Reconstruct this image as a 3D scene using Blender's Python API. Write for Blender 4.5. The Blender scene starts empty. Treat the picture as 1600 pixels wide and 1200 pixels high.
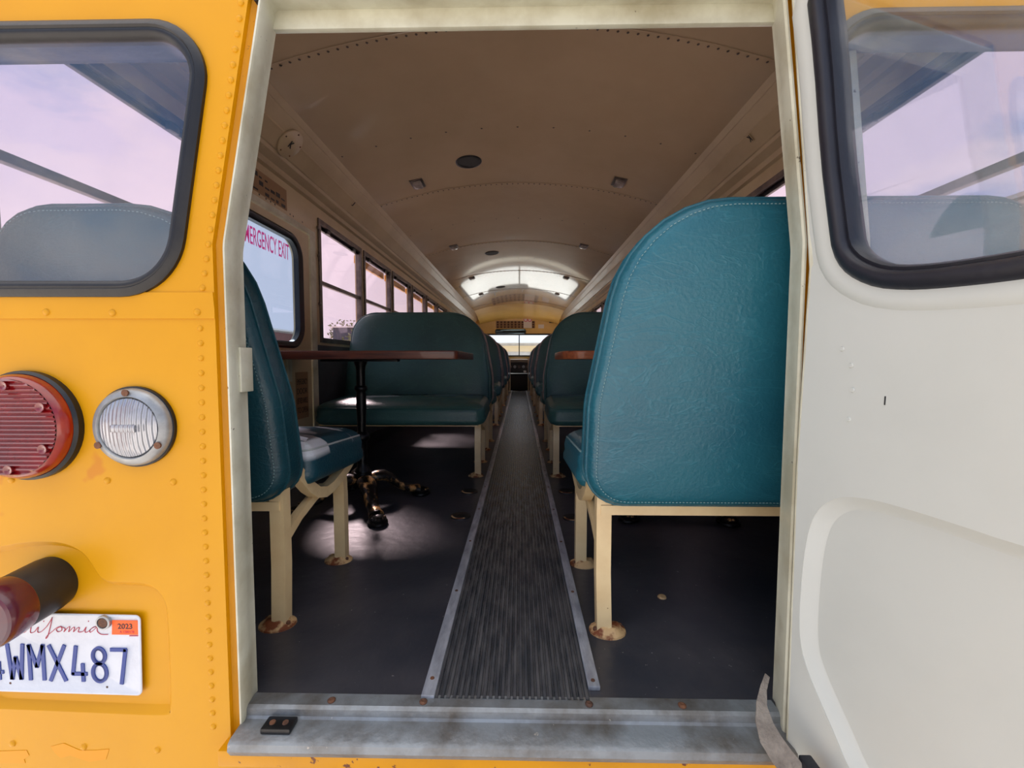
import bpy, bmesh, math, random
from mathutils import Vector, Matrix
random.seed(4)
S = bpy.context.scene
COL = S.collection
PI = math.pi
# ---------------------------------------------------------------- camera
FPX = 655.0
CAM = (0.0125, 0.0, 0.64)
PITCH = math.atan(35/FPX); YAW = math.atan(12/FPX)
cd = bpy.data.cameras.new('camera'); cam = bpy.data.objects.new('camera', cd); COL.objects.link(cam)
cam.location = CAM; cam.rotation_euler = (PI/2-PITCH, 0, YAW)
cd.sensor_width = 36; cd.lens = FPX/1600*36; cd.clip_start = 0.02; cd.clip_end = 500
S.camera = cam
# ---------------------------------------------------------------- view
S.view_settings.view_transform = 'Standard'; S.view_settings.look = 'None'
S.view_settings.gamma = 1; S.view_settings.use_curve_mapping = False
S.view_settings.exposure = 1.04
def lin(r, g, b):
    return tuple(((c/255)/12.92 if c/255 <= .04045 else ((c/255+.055)/1.055)**2.4) for c in (r, g, b))
# ---------------------------------------------------------------- world: broken cloud over a blue sky
w = bpy.data.worlds.new('sky'); S.world = w; w.use_nodes = True
nt = w.node_tree; nt.nodes.clear(); N = nt.nodes.new; L = nt.links.new
tc = N('ShaderNodeTexCoord'); sep = N('ShaderNodeSeparateXYZ'); L(tc.outputs['Generated'], sep.inputs[0])
mp = N('ShaderNodeMapping'); mp.inputs['Scale'].default_value = (1, 1, 2.2); L(tc.outputs['Generated'], mp.inputs[0])
nz = N('ShaderNodeTexNoise'); nz.inputs['Scale'].default_value = 1.9; nz.inputs['Detail'].default_value = 9; nz.inputs['Roughness'].default_value = .58; nz.inputs['Distortion'].default_value = .4
L(mp.outputs[0], nz.inputs['Vector'])
bias = N('ShaderNodeMath'); bias.operation = 'MULTIPLY_ADD'; L(sep.outputs['Y'], bias.inputs[0]); bias.inputs[1].default_value = .13; L(nz.outputs[0], bias.inputs[2])
cr = N('ShaderNodeValToRGB'); L(bias.outputs[0], cr.inputs[0])
cr.color_ramp.elements[0].position = .40; cr.color_ramp.elements[0].color = (0.13, .32, .70, 1)
cr.color_ramp.elements[1].position = .56; cr.color_ramp.elements[1].color = (.86, .80, .84, 1)
e = cr.color_ramp.elements.new(.47); e.color = (.50, .56, .72, 1)
cr2 = N('ShaderNodeValToRGB'); L(sep.outputs['Z'], cr2.inputs[0])
cr2.color_ramp.elements[0].position = .0; cr2.color_ramp.elements[0].color = (.9, .84, .86, 1)
cr2.color_ramp.elements[1].position = .35; cr2.color_ramp.elements[1].color = (0, 0, 0, 1)
mr = N('ShaderNodeMix'); mr.data_type = 'RGBA'; mr.inputs['B'].default_value = (.92, .86, .90, 1)
L(cr2.outputs[0], mr.inputs['Factor']); L(cr.outputs[0], mr.inputs['A'])
cr3 = N('ShaderNodeValToRGB'); L(sep.outputs['Z'], cr3.inputs[0])
cr3.color_ramp.elements[0].position = .45; cr3.color_ramp.elements[0].color = (0, 0, 0, 1); cr3.color_ramp.elements[1].position = .85; cr3.color_ramp.elements[1].color = (.8, .8, .8, 1)
m3 = N('ShaderNodeMix'); m3.data_type = 'RGBA'; m3.inputs['B'].default_value = (1.9, 1.82, 1.80, 1); L(cr3.outputs[0], m3.inputs['Factor']); L(mr.outputs['Result'], m3.inputs['A'])
bg = N('ShaderNodeBackground'); bg.inputs[1].default_value = .66; L(m3.outputs['Result'], bg.inputs[0])
wo = N('ShaderNodeOutputWorld'); L(bg.outputs[0], wo.inputs[0])
# ---------------------------------------------------------------- sun, veiled by thin cloud
sd = bpy.data.lights.new('sun', 'SUN'); sun = bpy.data.objects.new('sun', sd); COL.objects.link(sun)
sd.energy = 5.5; sd.angle = math.radians(10); sd.color = (1, .92, .84)
sun.rotation_euler = Vector((.44, -.88, -.80)).to_track_quat('-Z', 'Y').to_euler(); sun.location = (-20, 25, 30)

# ================================================================ helpers
def ray(px, py):
    x = (px-800)/FPX; y = -(py-600)/FPX
    Y = math.cos(PITCH)+y*math.sin(PITCH); Z = -math.sin(PITCH)+y*math.cos(PITCH)
    return x*math.cos(YAW)-Y*math.sin(YAW), x*math.sin(YAW)+Y*math.cos(YAW), Z
YW = .72           # outer face of the rear wall
def rw(px, py, Y=YW):   # pixel on the rear wall plane -> (X, Z)
    r = ray(px, py); t = Y/r[1]; return (CAM[0]+r[0]*t, CAM[2]+r[2]*t)
DT = math.radians(76); DC, DS = math.cos(DT), math.sin(DT); HY = .70
def hx(z): return .490 - max(0, z-.80)*.105 - min(.010, max(0, .80-z)*.03)
def dr(px, py):         # pixel on the open door's inner face -> (t, z)
    r = ray(px, py); q = r[0]/r[1]; z = .6
    for _ in range(6):
        t = (q*HY+CAM[0]-hx(z))/(DC+q*DS); k = (HY-t*DS)/r[1]; z = CAM[2]+r[2]*k
    return (t, z)
M_rear = lambda u, v, w_: (u, YW-w_, v)
M_left = lambda u, v, w_: (-1.143+w_, u, v)
M_right = lambda u, v, w_: (1.143-w_, u, v)
M_door = lambda t, z, w_: (hx(z)+t*DC-w_*DS, HY-t*DS-w_*DC, z)
M_xy = lambda u, v, w_: (u, v, w_)
def front_map(Y): return lambda u, v, w_: (u, Y-w_, v)

def new_mat(name): 
    m = bpy.data.materials.new(name); m.use_nodes = True
    return m, m.node_tree, m.node_tree.nodes['Principled BSDF']
def mat(name, c1, rough=.5, metal=0, c2=None, nscale=6, nlo=.4, nhi=.65, bump=0, bscale=40, coat=0, stretch=None, spec=.5, c3=None, c3scale=30, c3at=.68):
    m, t, b = new_mat(name)
    b.inputs['Base Color'].default_value = (*lin(*c1), 1); b.inputs['Roughness'].default_value = rough; b.inputs['Metallic'].default_value = metal
    b.inputs['Coat Weight'].default_value = coat; b.inputs['Coat Roughness'].default_value = .05; b.inputs['Specular IOR Level'].default_value = spec
    co = t.nodes.new('ShaderNodeTexCoord'); src = co.outputs['Object']
    if stretch:
        mpn = t.nodes.new('ShaderNodeMapping'); mpn.inputs['Scale'].default_value = stretch; t.links.new(src, mpn.inputs[0]); src = mpn.outputs[0]
    out = None
    def layer(a_out, a_col, b_col, sc, lo, hi, det=6):
        n = t.nodes.new('ShaderNodeTexNoise'); n.inputs['Scale'].default_value = sc; n.inputs['Detail'].default_value = det; n.inputs['Roughness'].default_value = .6
        t.links.new(src, n.inputs['Vector'])
        mrn = t.nodes.new('ShaderNodeMapRange'); mrn.inputs[1].default_value = lo; mrn.inputs[2].default_value = hi; t.links.new(n.outputs[0], mrn.inputs[0])
        mx = t.nodes.new('ShaderNodeMix'); mx.data_type = 'RGBA'; t.links.new(mrn.outputs[0], mx.inputs['Factor'])
        if a_out: t.links.new(a_out, mx.inputs['A'])
        else: mx.inputs['A'].default_value = (*a_col, 1)
        mx.inputs['B'].default_value = (*b_col, 1)
        return mx.outputs['Result']
    if c2: out = layer(None, lin(*c1), lin(*c2), nscale, nlo, nhi)
    if c3: out = layer(out, lin(*c1), lin(*c3), c3scale, c3at, c3at+.03, 4)
    if out: t.links.new(out, b.inputs['Base Color'])
    if bump:
        n = t.nodes.new('ShaderNodeTexNoise'); n.inputs['Scale'].default_value = bscale; n.inputs['Detail'].default_value = 5; t.links.new(src, n.inputs['Vector'])
        bp = t.nodes.new('ShaderNodeBump'); bp.inputs['Strength'].default_value = bump; bp.inputs['Distance'].default_value = .01
        t.links.new(n.outputs[0], bp.inputs['Height']); t.links.new(bp.outputs[0], b.inputs['Normal'])
    return m
def leather(name, c1, c2, rough=.38, wear=None):
    m, t, b = new_mat(name)
    b.inputs['Roughness'].default_value = rough; b.inputs['Specular IOR Level'].default_value = .55
    co = t.nodes.new('ShaderNodeTexCoord')
    n = t.nodes.new('ShaderNodeTexNoise'); n.inputs['Scale'].default_value = 3.2; n.inputs['Detail'].default_value = 4; t.links.new(co.outputs['Object'], n.inputs['Vector'])
    mr_ = t.nodes.new('ShaderNodeMapRange'); mr_.inputs[1].default_value = .35; mr_.inputs[2].default_value = .65; t.links.new(n.outputs[0], mr_.inputs[0])
    mx = t.nodes.new('ShaderNodeMix'); mx.data_type = 'RGBA'; mx.inputs['A'].default_value = (*lin(*c1), 1); mx.inputs['B'].default_value = (*lin(*c2), 1)
    t.links.new(mr_.outputs[0], mx.inputs['Factor']); out = mx.outputs['Result']
    # long shallow creases
    mp_ = t.nodes.new('ShaderNodeMapping'); mp_.inputs['Scale'].default_value = (1.0, 1.0, 2.8); mp_.inputs['Rotation'].default_value = (0, .35, 0); t.links.new(co.outputs['Object'], mp_.inputs[0])
    wn = t.nodes.new('ShaderNodeTexNoise'); wn.inputs['Scale'].default_value = 7; wn.inputs['Detail'].default_value = 3; wn.inputs['Distortion'].default_value = 1.2; t.links.new(mp_.outputs[0], wn.inputs['Vector'])
    ab = t.nodes.new('ShaderNodeMath'); ab.operation = 'SUBTRACT'; ab.inputs[1].default_value = .5; t.links.new(wn.outputs[0], ab.inputs[0])
    ab2 = t.nodes.new('ShaderNodeMath'); ab2.operation = 'ABSOLUTE'; t.links.new(ab.outputs[0], ab2.inputs[0])
    rr = t.nodes.new('ShaderNodeMapRange'); rr.inputs[1].default_value = 0; rr.inputs[2].default_value = .02; rr.inputs[3].default_value = 1; rr.inputs[4].default_value = 0; t.links.new(ab2.outputs[0], rr.inputs[0])
    fn = t.nodes.new('ShaderNodeTexNoise'); fn.inputs['Scale'].default_value = 130; fn.inputs['Detail'].default_value = 2; t.links.new(co.outputs['Object'], fn.inputs['Vector'])
    ad = t.nodes.new('ShaderNodeMath'); ad.operation = 'MULTIPLY_ADD'; ad.inputs[1].default_value = .35; t.links.new(rr.outputs[0], ad.inputs[0]); t.links.new(fn.outputs[0], ad.inputs[2])
    bn = t.nodes.new('ShaderNodeTexNoise'); bn.inputs['Scale'].default_value = 5; bn.inputs['Detail'].default_value = 1; t.links.new(mp_.outputs[0], bn.inputs['Vector'])
    ad2 = t.nodes.new('ShaderNodeMath'); ad2.operation = 'MULTIPLY_ADD'; ad2.inputs[1].default_value = 2.2; t.links.new(bn.outputs[0], ad2.inputs[0]); t.links.new(ad.outputs[0], ad2.inputs[2])
    bp = t.nodes.new('ShaderNodeBump'); bp.inputs['Strength'].default_value = .20; bp.inputs['Distance'].default_value = .006
    t.links.new(ad2.outputs[0], bp.inputs['Height']); t.links.new(bp.outputs[0], b.inputs['Normal'])
    cm = t.nodes.new('ShaderNodeMix'); cm.data_type = 'RGBA'; cm.inputs['B'].default_value = (*[min(1, x*1.9+.02) for x in lin(*c2)], 1)
    cf = t.nodes.new('ShaderNodeMath'); cf.operation = 'MULTIPLY'; cf.inputs[1].default_value = .13; t.links.new(rr.outputs[0], cf.inputs[0])
    t.links.new(cf.outputs[0], cm.inputs['Factor']); t.links.new(out, cm.inputs['A']); out = cm.outputs['Result']
    if wear:
        wv = t.nodes.new('ShaderNodeTexNoise'); wv.inputs['Scale'].default_value = 3.4; wv.inputs['Detail'].default_value = 5; wv.inputs['Distortion'].default_value = .8
        mp2 = t.nodes.new('ShaderNodeMapping'); mp2.inputs['Scale'].default_value = (1, 2.4, 1); mp2.inputs['Rotation'].default_value = (0, 0, .5); t.links.new(co.outputs['Object'], mp2.inputs[0]); t.links.new(mp2.outputs[0], wv.inputs['Vector'])
        m2 = t.nodes.new('ShaderNodeMapRange'); m2.inputs[1].default_value = .48; m2.inputs[2].default_value = .50; t.links.new(wv.outputs[0], m2.inputs[0])
        sp = t.nodes.new('ShaderNodeSeparateXYZ'); t.links.new(co.outputs['Object'], sp.inputs[0])
        mz = t.nodes.new('ShaderNodeMapRange'); mz.inputs[1].default_value = .385; mz.inputs[2].default_value = .40; t.links.new(sp.outputs['Z'], mz.inputs[0])
        mm = t.nodes.new('ShaderNodeMath'); mm.operation = 'MULTIPLY'; t.links.new(m2.outputs[0], mm.inputs[0]); t.links.new(mz.outputs[0], mm.inputs[1])
        m3 = t.nodes.new('ShaderNodeMix'); m3.data_type = 'RGBA'; m3.inputs['B'].default_value = (*lin(*wear), 1); t.links.new(mm.outputs[0], m3.inputs['Factor']); t.links.new(out, m3.inputs['A']); out = m3.outputs['Result']
    t.links.new(out, b.inputs['Base Color'])
    return m
def glass(name, tint, refl=1.0, rough=0.0, ior=1.52, dirt=0):
    m, t, b = new_mat(name); t.nodes.remove(b)
    o = t.nodes['Material Output']; tr = t.nodes.new('ShaderNodeBsdfTransparent'); tr.inputs[0].default_value = (*tint, 1)
    gl = t.nodes.new('ShaderNodeBsdfGlossy'); gl.inputs['Roughness'].default_value = rough
    fr = t.nodes.new('ShaderNodeFresnel'); fr.inputs[0].default_value = ior
    ge = t.nodes.new('ShaderNodeNewGeometry'); io = t.nodes.new('ShaderNodeMapRange'); io.inputs[3].default_value = ior; io.inputs[4].default_value = 1/ior
    t.links.new(ge.outputs['Backfacing'], io.inputs[0]); t.links.new(io.outputs[0], fr.inputs[0])
    mu = t.nodes.new('ShaderNodeMath'); mu.operation = 'MULTIPLY'; mu.inputs[1].default_value = refl; mu.use_clamp = True; t.links.new(fr.outputs[0], mu.inputs[0])
    mx = t.nodes.new('ShaderNodeMixShader'); t.links.new(mu.outputs[0], mx.inputs[0]); t.links.new(tr.outputs[0], mx.inputs[1]); t.links.new(gl.outputs[0], mx.inputs[2])
    last = mx.outputs[0]
    if dirt:
        df = t.nodes.new('ShaderNodeBsdfDiffuse'); df.inputs[0].default_value = (.8, .8, .82, 1)
        co = t.nodes.new('ShaderNodeTexCoord'); n = t.nodes.new('ShaderNodeTexNoise'); n.inputs['Scale'].default_value = 7; n.inputs['Detail'].default_value = 6; t.links.new(co.outputs['Object'], n.inputs['Vector'])
        q = t.nodes.new('ShaderNodeMapRange'); q.inputs[1].default_value = .3; q.inputs[2].default_value = .8; q.inputs[4].default_value = dirt; t.links.new(n.outputs[0], q.inputs[0])
        m2 = t.nodes.new('ShaderNodeMixShader'); t.links.new(q.outputs[0], m2.inputs[0]); t.links.new(last, m2.inputs[1]); t.links.new(df.outputs[0], m2.inputs[2]); last = m2.outputs[0]
    t.links.new(last, o.inputs[0]); return m

YEL = mat('yellow_paint', (214, 151, 0), .42, c2=(208, 145, 0), nscale=3, bump=.05, bscale=9, coat=.06, spec=.3, c3=(204, 130, 12), c3scale=5, c3at=.70)
YELOW = mat('chipped_yellow_paint', (212, 146, 2), .42, c2=(202, 138, 8), nscale=8, coat=.05, spec=.3, c3=(110, 62, 40), c3scale=38, c3at=.66)
CREAM = mat('cream_jamb_paint', (208, 207, 186), .38, c2=(176, 170, 144), nscale=7, bump=.06, bscale=20, coat=.2, c3=(92, 80, 64), c3scale=55, c3at=.70)
DOORC = mat('cream_door_paint', (194, 197, 190), .45, c2=(188, 191, 184), nscale=2.5, bump=.05, bscale=14, coat=.12)
CEIL = mat('cream_ceiling_enamel', (180, 158, 126), .22, c2=(172, 150, 118), nscale=2, bump=.018, bscale=2.5, coat=.9)
CEILH = mat('cream_header_enamel', (188, 168, 134), .34, c2=(174, 154, 122), nscale=3, bump=.03, bscale=5, coat=.12)
WALLI = mat('cream_wall_enamel', (196, 176, 138), .35, c2=(182, 160, 124), nscale=4, coat=.2)
GREYV = mat('grey_side_panel', (74, 76, 80), .55, c2=(60, 62, 66), nscale=6, bump=.1, bscale=60)
TAN = mat('tan_steel_paint', (232, 206, 156), .38, c2=(220, 190, 140), nscale=9, coat=.2, c3=(130, 80, 45), c3scale=50, c3at=.70)
RUSTP = mat('rusty_tan_paint', (206, 170, 120), .6, c2=(120, 62, 30), nscale=22, nlo=.46, nhi=.56, bump=.35, bscale=60)
RUST = mat('rust', (120, 78, 52), .75, c2=(74, 52, 42), nscale=30, bump=.4, bscale=80)
VINYL = leather('green_vinyl', (46, 82, 81), (56, 98, 95))
VINYLB = leather('teal_vinyl', (28, 86, 102), (36, 102, 116), .36)
VINYLN = leather('dark_teal_vinyl', (18, 60, 70), (24, 72, 82), .38)
VINYLW = leather('worn_teal_vinyl', (18, 58, 70), (26, 72, 84), .38, wear=(196, 200, 204))
STITCH = mat('pale_thread', (120, 150, 152), .8)
PIPING = mat('pale_piping', (165, 172, 170), .6)
SIDEV = mat('pinkish_piping_side', (178, 158, 150), .5, c2=(130, 118, 114), nscale=20)  # pinkish piping with random darker mottling
FLOOR = mat('black_rubber_floor', (50, 52, 60), .36, c2=(76, 74, 78), nscale=3.5, nlo=.42, nhi=.75, bump=.12, bscale=30, spec=.5, c3=(150, 146, 142), c3scale=80, c3at=.69)
RUNNER = mat('ribbed_rubber', (62, 65, 70), .26, c2=(92, 92, 94), nscale=9, bump=.15, bscale=60, stretch=(6, 1, 1), c3=(110, 104, 98), c3scale=60, c3at=.72)
ALU = mat('scuffed_aluminium', (178, 183, 192), .36, .35, c2=(140, 144, 154), nscale=12, stretch=(4, 1, 1), bump=.08, bscale=50)
STEEL = mat('worn_sill_metal', (140, 146, 150), .42, .35, c2=(100, 96, 90), nscale=7, nlo=.42, nhi=.62, bump=.25, bscale=40, c3=(176, 170, 160), c3scale=46, c3at=.70)
SEAL = mat('black_rubber_seal', (13, 13, 16), .38, c2=(24, 23, 25), nscale=10, bump=.08, bscale=50)
SEALB = mat('blue_black_rubber_seal', (24, 25, 34), .42, c2=(32, 33, 42), nscale=10, bump=.08, bscale=50)
BLACKM = mat('black_metal', (22, 22, 24), .4, c2=(34, 34, 34), nscale=20)
WFRAME = mat('window_frame_metal', (112, 100, 92), .4, .55, c2=(78, 70, 66), nscale=16)
IRON = mat('black_sunlit_cast_iron', (30, 27, 24), .32, .5, c2=(196, 150, 92), nscale=26, nlo=.50, nhi=.62, bump=.35, bscale=40)  # gold mottling is sun glinting on the legs, painted into the colour
IRONB = mat('black_cast_iron', (18, 17, 17), .35, .5, bump=.2, bscale=60)
WOOD = mat('dark_stained_wood', (104, 52, 32), .42, c2=(62, 30, 22), nscale=5, stretch=(1, 9, 9), bump=.15, bscale=30, coat=.3)
WOODR = mat('orange_brown_wood', (172, 92, 46), .45, c2=(112, 52, 26), nscale=5, stretch=(1.5, 9, 9), bump=.2, bscale=30, coat=.25)
REDL = mat('red_lens', (140, 12, 16), .2, c2=(104, 8, 14), nscale=8, coat=.8, spec=.6)
REDD = mat('dark_red_lens', (92, 12, 24), .25, c2=(64, 20, 44), nscale=6, coat=.5)
RIM = mat('weathered_aluminium_rim', (178, 182, 184), .42, .6, c2=(140, 142, 142), nscale=14, bump=.1, bscale=40)
PLATE = mat('plate_white', (206, 212, 222), .38, c2=(186, 192, 204), nscale=12, nlo=.5, nhi=.8, bump=.25, bscale=26, coat=.2)
INK = mat('plate_blue', (28, 58, 138), .4); REDINK = mat('plate_red', (176, 34, 66), .45)
ORANGE = mat('orange_sticker', (255, 96, 20), .5); BLK = mat('black_ink', (18, 18, 20), .5); REDT = mat('pink_red_letters', (214, 52, 104), .5)
REDH = mat('red_handle', (176, 32, 22), .4)
STICK = mat('brown_printed_label', (150, 118, 84), .5); PAPER = mat('white_paper', (226, 220, 212), .7); WHITE = mat('white_letter_backing', (226, 222, 214), .6)
WEB = mat('grey_webbing', (140, 132, 122), .9, c2=(112, 104, 96), nscale=30, bump=.5, bscale=160, stretch=(1, 1, 1))
DOME = mat('speaker_grille', (40, 42, 40), .6, bump=.4, bscale=300)
LENSC = mat('clear_ribbed_lens', (176, 178, 186), .18, .35, c2=(110, 114, 124), nscale=3, coat=.6)
GL_REAR = glass('rear_glass', (.96, .96, .98), 1.7, dirt=.03)
GL_DOOR = glass('door_glass', (.90, .93, .94), 1.7, dirt=.10)
GL_SIDE = glass('side_glass', (.92, .84, .89), .8)
GL_CLR = glass('clear_glass', (.66, .74, .84), .8)
FILM = glass('pink_red_film', (.9, .25, .50), .2)

# ---- objects and properties
def tag(o, label=None, cat=None, group=None, kind=None):
    if label: o['label'] = label
    if cat: o['category'] = cat
    if group: o['group'] = group
    if kind: o['kind'] = kind
    return o
def link(name, me, parent=None, m=None):
    o = bpy.data.objects.new(name, me); COL.objects.link(o)
    if m: me.materials.append(m)
    if parent: o.parent = parent; o.matrix_parent_inverse = parent.matrix_world.inverted()
    return o
def empty(name, loc=(0, 0, 0)):
    o = bpy.data.objects.new(name, None); COL.objects.link(o); o.location = loc; o.empty_display_size = .1
    o.matrix_world = Matrix.Translation(loc); return o
def thing(name, loc, label, cat, group=None): return tag(empty(name, loc), label, cat, group)
def fin(name, bm, m, parent=None, smooth=True, angle=40):
    bmesh.ops.remove_doubles(bm, verts=bm.verts, dist=1e-6)
    bmesh.ops.recalc_face_normals(bm, faces=bm.faces)
    me = bpy.data.meshes.new(name); bm.to_mesh(me); bm.free()
    if smooth:
        me.shade_smooth()
        if angle < 180: me.set_sharp_from_angle(angle=math.radians(angle))
    return link(name, me, parent, m)
BM = bmesh.new
def box(bm, a, b, mp=M_xy, bev=0):
    t = bmesh.new(); c = [(x, y, z) for x in (a[0], b[0]) for y in (a[1], b[1]) for z in (a[2], b[2])]
    v = [t.verts.new(p) for p in c]
    for f in ((0, 1, 3, 2), (4, 6, 7, 5), (0, 4, 5, 1), (2, 3, 7, 6), (0, 2, 6, 4), (1, 5, 7, 3)): t.faces.new([v[i] for i in f])
    if bev: bmesh.ops.bevel(t, geom=t.edges[:], offset=bev, segments=2, profile=.6, affect='EDGES')
    add(bm, t, mp)
def add(bm, t, mp=M_xy):
    t.verts.index_update(); mpv = [bm.verts.new(mp(*v.co)) for v in t.verts]
    for f in t.faces:
        try: bm.faces.new([mpv[v.index] for v in f.verts])
        except ValueError: pass
    t.free()
def frame_axes(d):
    d = d.normalized(); u = Vector((0, 0, 1)) if abs(d.z) < .9 else Vector((1, 0, 0))
    a = d.cross(u).normalized(); return a, a.cross(d).normalized()
def sweep(bm, pts, prof, closed=False, scale=None, mp=M_xy, cap=True, up=None):
    """sweep a closed profile [(a,b)] along pts"""
    pts = [Vector(p) for p in pts]; n = len(pts); rings = []
    for i, p in enumerate(pts):
        if closed: d = pts[(i+1) % n]-pts[i-1]
        else: d = pts[min(i+1, n-1)]-pts[max(i-1, 0)]
        d.normalize()
        if up is not None:
            a = d.cross(Vector(up)).normalized(); b = a.cross(d).normalized()
        else: a, b = frame_axes(d)
        s = scale[i] if scale else 1
        rings.append([bm.verts.new(mp(*(p+a*(x*s)+b*(y*s)))) for x, y in prof])
    m = len(prof)
    for i in range(n if closed else n-1):
        r, q = rings[i], rings[(i+1) % n]
        for j in range(m): bm.faces.new((r[j], r[(j+1) % m], q[(j+1) % m], q[j]))
    if not closed and cap:
        bm.faces.new(rings[0][::-1]); bm.faces.new(rings[-1])
def circ(r, n=10, ry=None): return [(r*math.cos(2*PI*i/n), (ry or r)*math.sin(2*PI*i/n)) for i in range(n)]
def rect(a, b): return [(-a/2, -b/2), (a/2, -b/2), (a/2, b/2), (-a/2, b/2)]
def tube(bm, pts, r, n=10, **k): sweep(bm, pts, circ(r, n), **k)
def lathe(bm, prof, n=32, mp=M_xy, c=(0, 0)):
    rings = []
    for r, h in prof:
        rings.append([bm.verts.new(mp(c[0]+r*math.cos(2*PI*i/n), c[1]+r*math.sin(2*PI*i/n), h)) for i in range(n)] if r > 1e-6 else [bm.verts.new(mp(c[0], c[1], h))])
    for a, b in zip(rings, rings[1:]):
        for i in range(n):
            j = (i+1) % n
            if len(a) == 1 and len(b) == 1: continue
            if len(a) == 1: bm.faces.new((a[0], b[i], b[j]))
            elif len(b) == 1: bm.faces.new((a[i], a[j], b[0]))
            else: bm.faces.new((a[i], a[j], b[j], b[i]))
def rounded(poly, rad, seg=8):
    out = []; n = len(poly)
    for i, p in enumerate(poly):
        r = rad[i] if isinstance(rad, (list, tuple)) else rad
        p = Vector(p).to_2d(); a = (Vector(poly[i-1]).to_2d()-p); b = (Vector(poly[(i+1) % n]).to_2d()-p)
        if r <= 1e-5: out.append(tuple(p)); continue
        la, lb = a.length, b.length; a.normalize(); b.normalize()
        ang = a.angle(b); d = min(r/math.tan(ang/2), la*.49, lb*.49); rr = d*math.tan(ang/2)
        c = p+(a+b).normalized()*(rr/math.sin(ang/2)); s = p+a*d-c; e = p+b*d-c
        a0 = math.atan2(s.y, s.x); a1 = math.atan2(e.y, e.x); da = (a1-a0+PI) % (2*PI)-PI
        for k in range(seg+1):
            t = a0+da*k/seg; out.append((c.x+rr*math.cos(t), c.y+rr*math.sin(t)))
    return out
def area(p): return sum(p[i-1][0]*p[i][1]-p[i][0]*p[i-1][1] for i in range(len(p)))/2
def ccw(p): return list(p) if area(p) > 0 else list(p)[::-1]
def offs(p, d, closed=True):
    """d>0 = inward for a counter-clockwise outline"""
    n = len(p); out = []
    for i in range(n):
        q = Vector(p[i]); 
        a = Vector(p[i-1]) if (closed or i > 0) else None; b = Vector(p[(i+1) % n]) if (closed or i < n-1) else None
        ns = []
        if a is not None and (q-a).length > 1e-7: e = (q-a).normalized(); ns.append(Vector((-e.y, e.x)))
        if b is not None and (b-q).length > 1e-7: e = (b-q).normalized(); ns.append(Vector((-e.y, e.x)))
        s = sum(ns, Vector((0, 0))); k = s.normalized(); out.append(tuple(q+k*(d/max(.35, k.dot(ns[0])))))
    return out
def loft(bm, outline, prof, mp, cap_end=False, cap_start=False, closed_prof=False):
    """outline 2D closed; prof = [(inset, height[, scale to centre])]"""
    o = ccw(outline); c = Vector((sum(p[0] for p in o)/len(o), sum(p[1] for p in o)/len(o))); rings = []
    for pr in prof:
        q = offs(o, pr[0]); s = pr[2] if len(pr) > 2 else 1
        rings.append([bm.verts.new(mp(c.x+(x-c.x)*s, c.y+(y-c.y)*s, pr[1])) for x, y in q])
    n = len(o); R = list(zip(rings, rings[1:]))
    if closed_prof: R.append((rings[-1], rings[0]))
    for a, b in R:
        for i in range(n): bm.faces.new((a[i], a[(i+1) % n], b[(i+1) % n], b[i]))
    for flag, r, pr in ((cap_end, rings[-1], prof[-1]), (cap_start, rings[0], prof[0])):
        if flag:
            cv = bm.verts.new(mp(c.x, c.y, pr[1]))
            for i in range(n): bm.faces.new((r[i], r[(i+1) % n], cv))
def plate(bm, outer, holes, w0, w1, mp, cuts=()):
    cu = bpy.data.curves.new('tmp', 'CURVE'); cu.dimensions = '2D'; cu.fill_mode = 'BOTH'; cu.extrude = abs(w1-w0)/2
    for lp in [outer]+list(holes):
        s = cu.splines.new('POLY'); s.points.add(len(lp)-1); s.use_cyclic_u = True
        for p, q in zip(s.points, lp): p.co = (q[0], q[1], 0, 1)
    o = bpy.data.objects.new('tmp', cu); me = o.to_mesh(); t = bmesh.new(); t.from_mesh(me); o.to_mesh_clear()
    bpy.data.objects.remove(o); bpy.data.curves.remove(cu)
    m_ = (w0+w1)/2
    bmesh.ops.remove_doubles(t, verts=t.verts, dist=1e-5)
    for c_ in cuts: bmesh.ops.bisect_plane(t, geom=t.verts[:]+t.edges[:]+t.faces[:], plane_co=(0, c_, 0), plane_no=(0, 1, 0))
    add(bm, t, lambda u, v, w_: mp(u, v, w_+m_))
def text(name, s, m, mp, u0, u1, v0, v1, w0=.0005, th=.0008, parent=None, shear=0, rot=0, bold=0):
    cu = bpy.data.curves.new('tmp', 'FONT'); cu.body = s; cu.extrude = .5; cu.offset = bold; cu.shear = shear
    o = bpy.data.objects.new('tmp', cu); me = o.to_mesh(); t = bmesh.new(); t.from_mesh(me); o.to_mesh_clear()
    bpy.data.objects.remove(o); bpy.data.curves.remove(cu)
    xs = [v.co.x for v in t.verts]; ys = [v.co.y for v in t.verts]; x0, x1, y0, y1 = min(xs), max(xs), min(ys), max(ys)
    bm = BM(); cr_, sr_ = math.cos(rot), math.sin(rot); uc, vc = (u0+u1)/2, (v0+v1)/2
    def f(x, y, z):
        u = (x-x0)/(x1-x0)*(u1-u0)-(u1-u0)/2; v = (y-y0)/(y1-y0)*(v1-v0)-(v1-v0)/2
        return mp(uc+u*cr_-v*sr_, vc+u*sr_+v*cr_, w0+th*(z+.5))
    add(bm, t, f); return fin(name, bm, m, parent, smooth=False)
def rivet(bm, u, v, mp, r=.0055, h=.003, n=8):
    lathe(bm, [(r, 0), (r*.86, h*.6), (r*.45, h), (0, h*1.02)], n, mp=lambda a, b, c: mp(a, b, c), c=(u, v))
def along(p, q, n): return [(p[0]+(q[0]-p[0])*i/(n-1), p[1]+(q[1]-p[1])*i/(n-1)) for i in range(n)]
def struct(name, bm, m, parent=None, **k): return tag(fin(name, bm, m, parent, **k), kind='structure')
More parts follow.
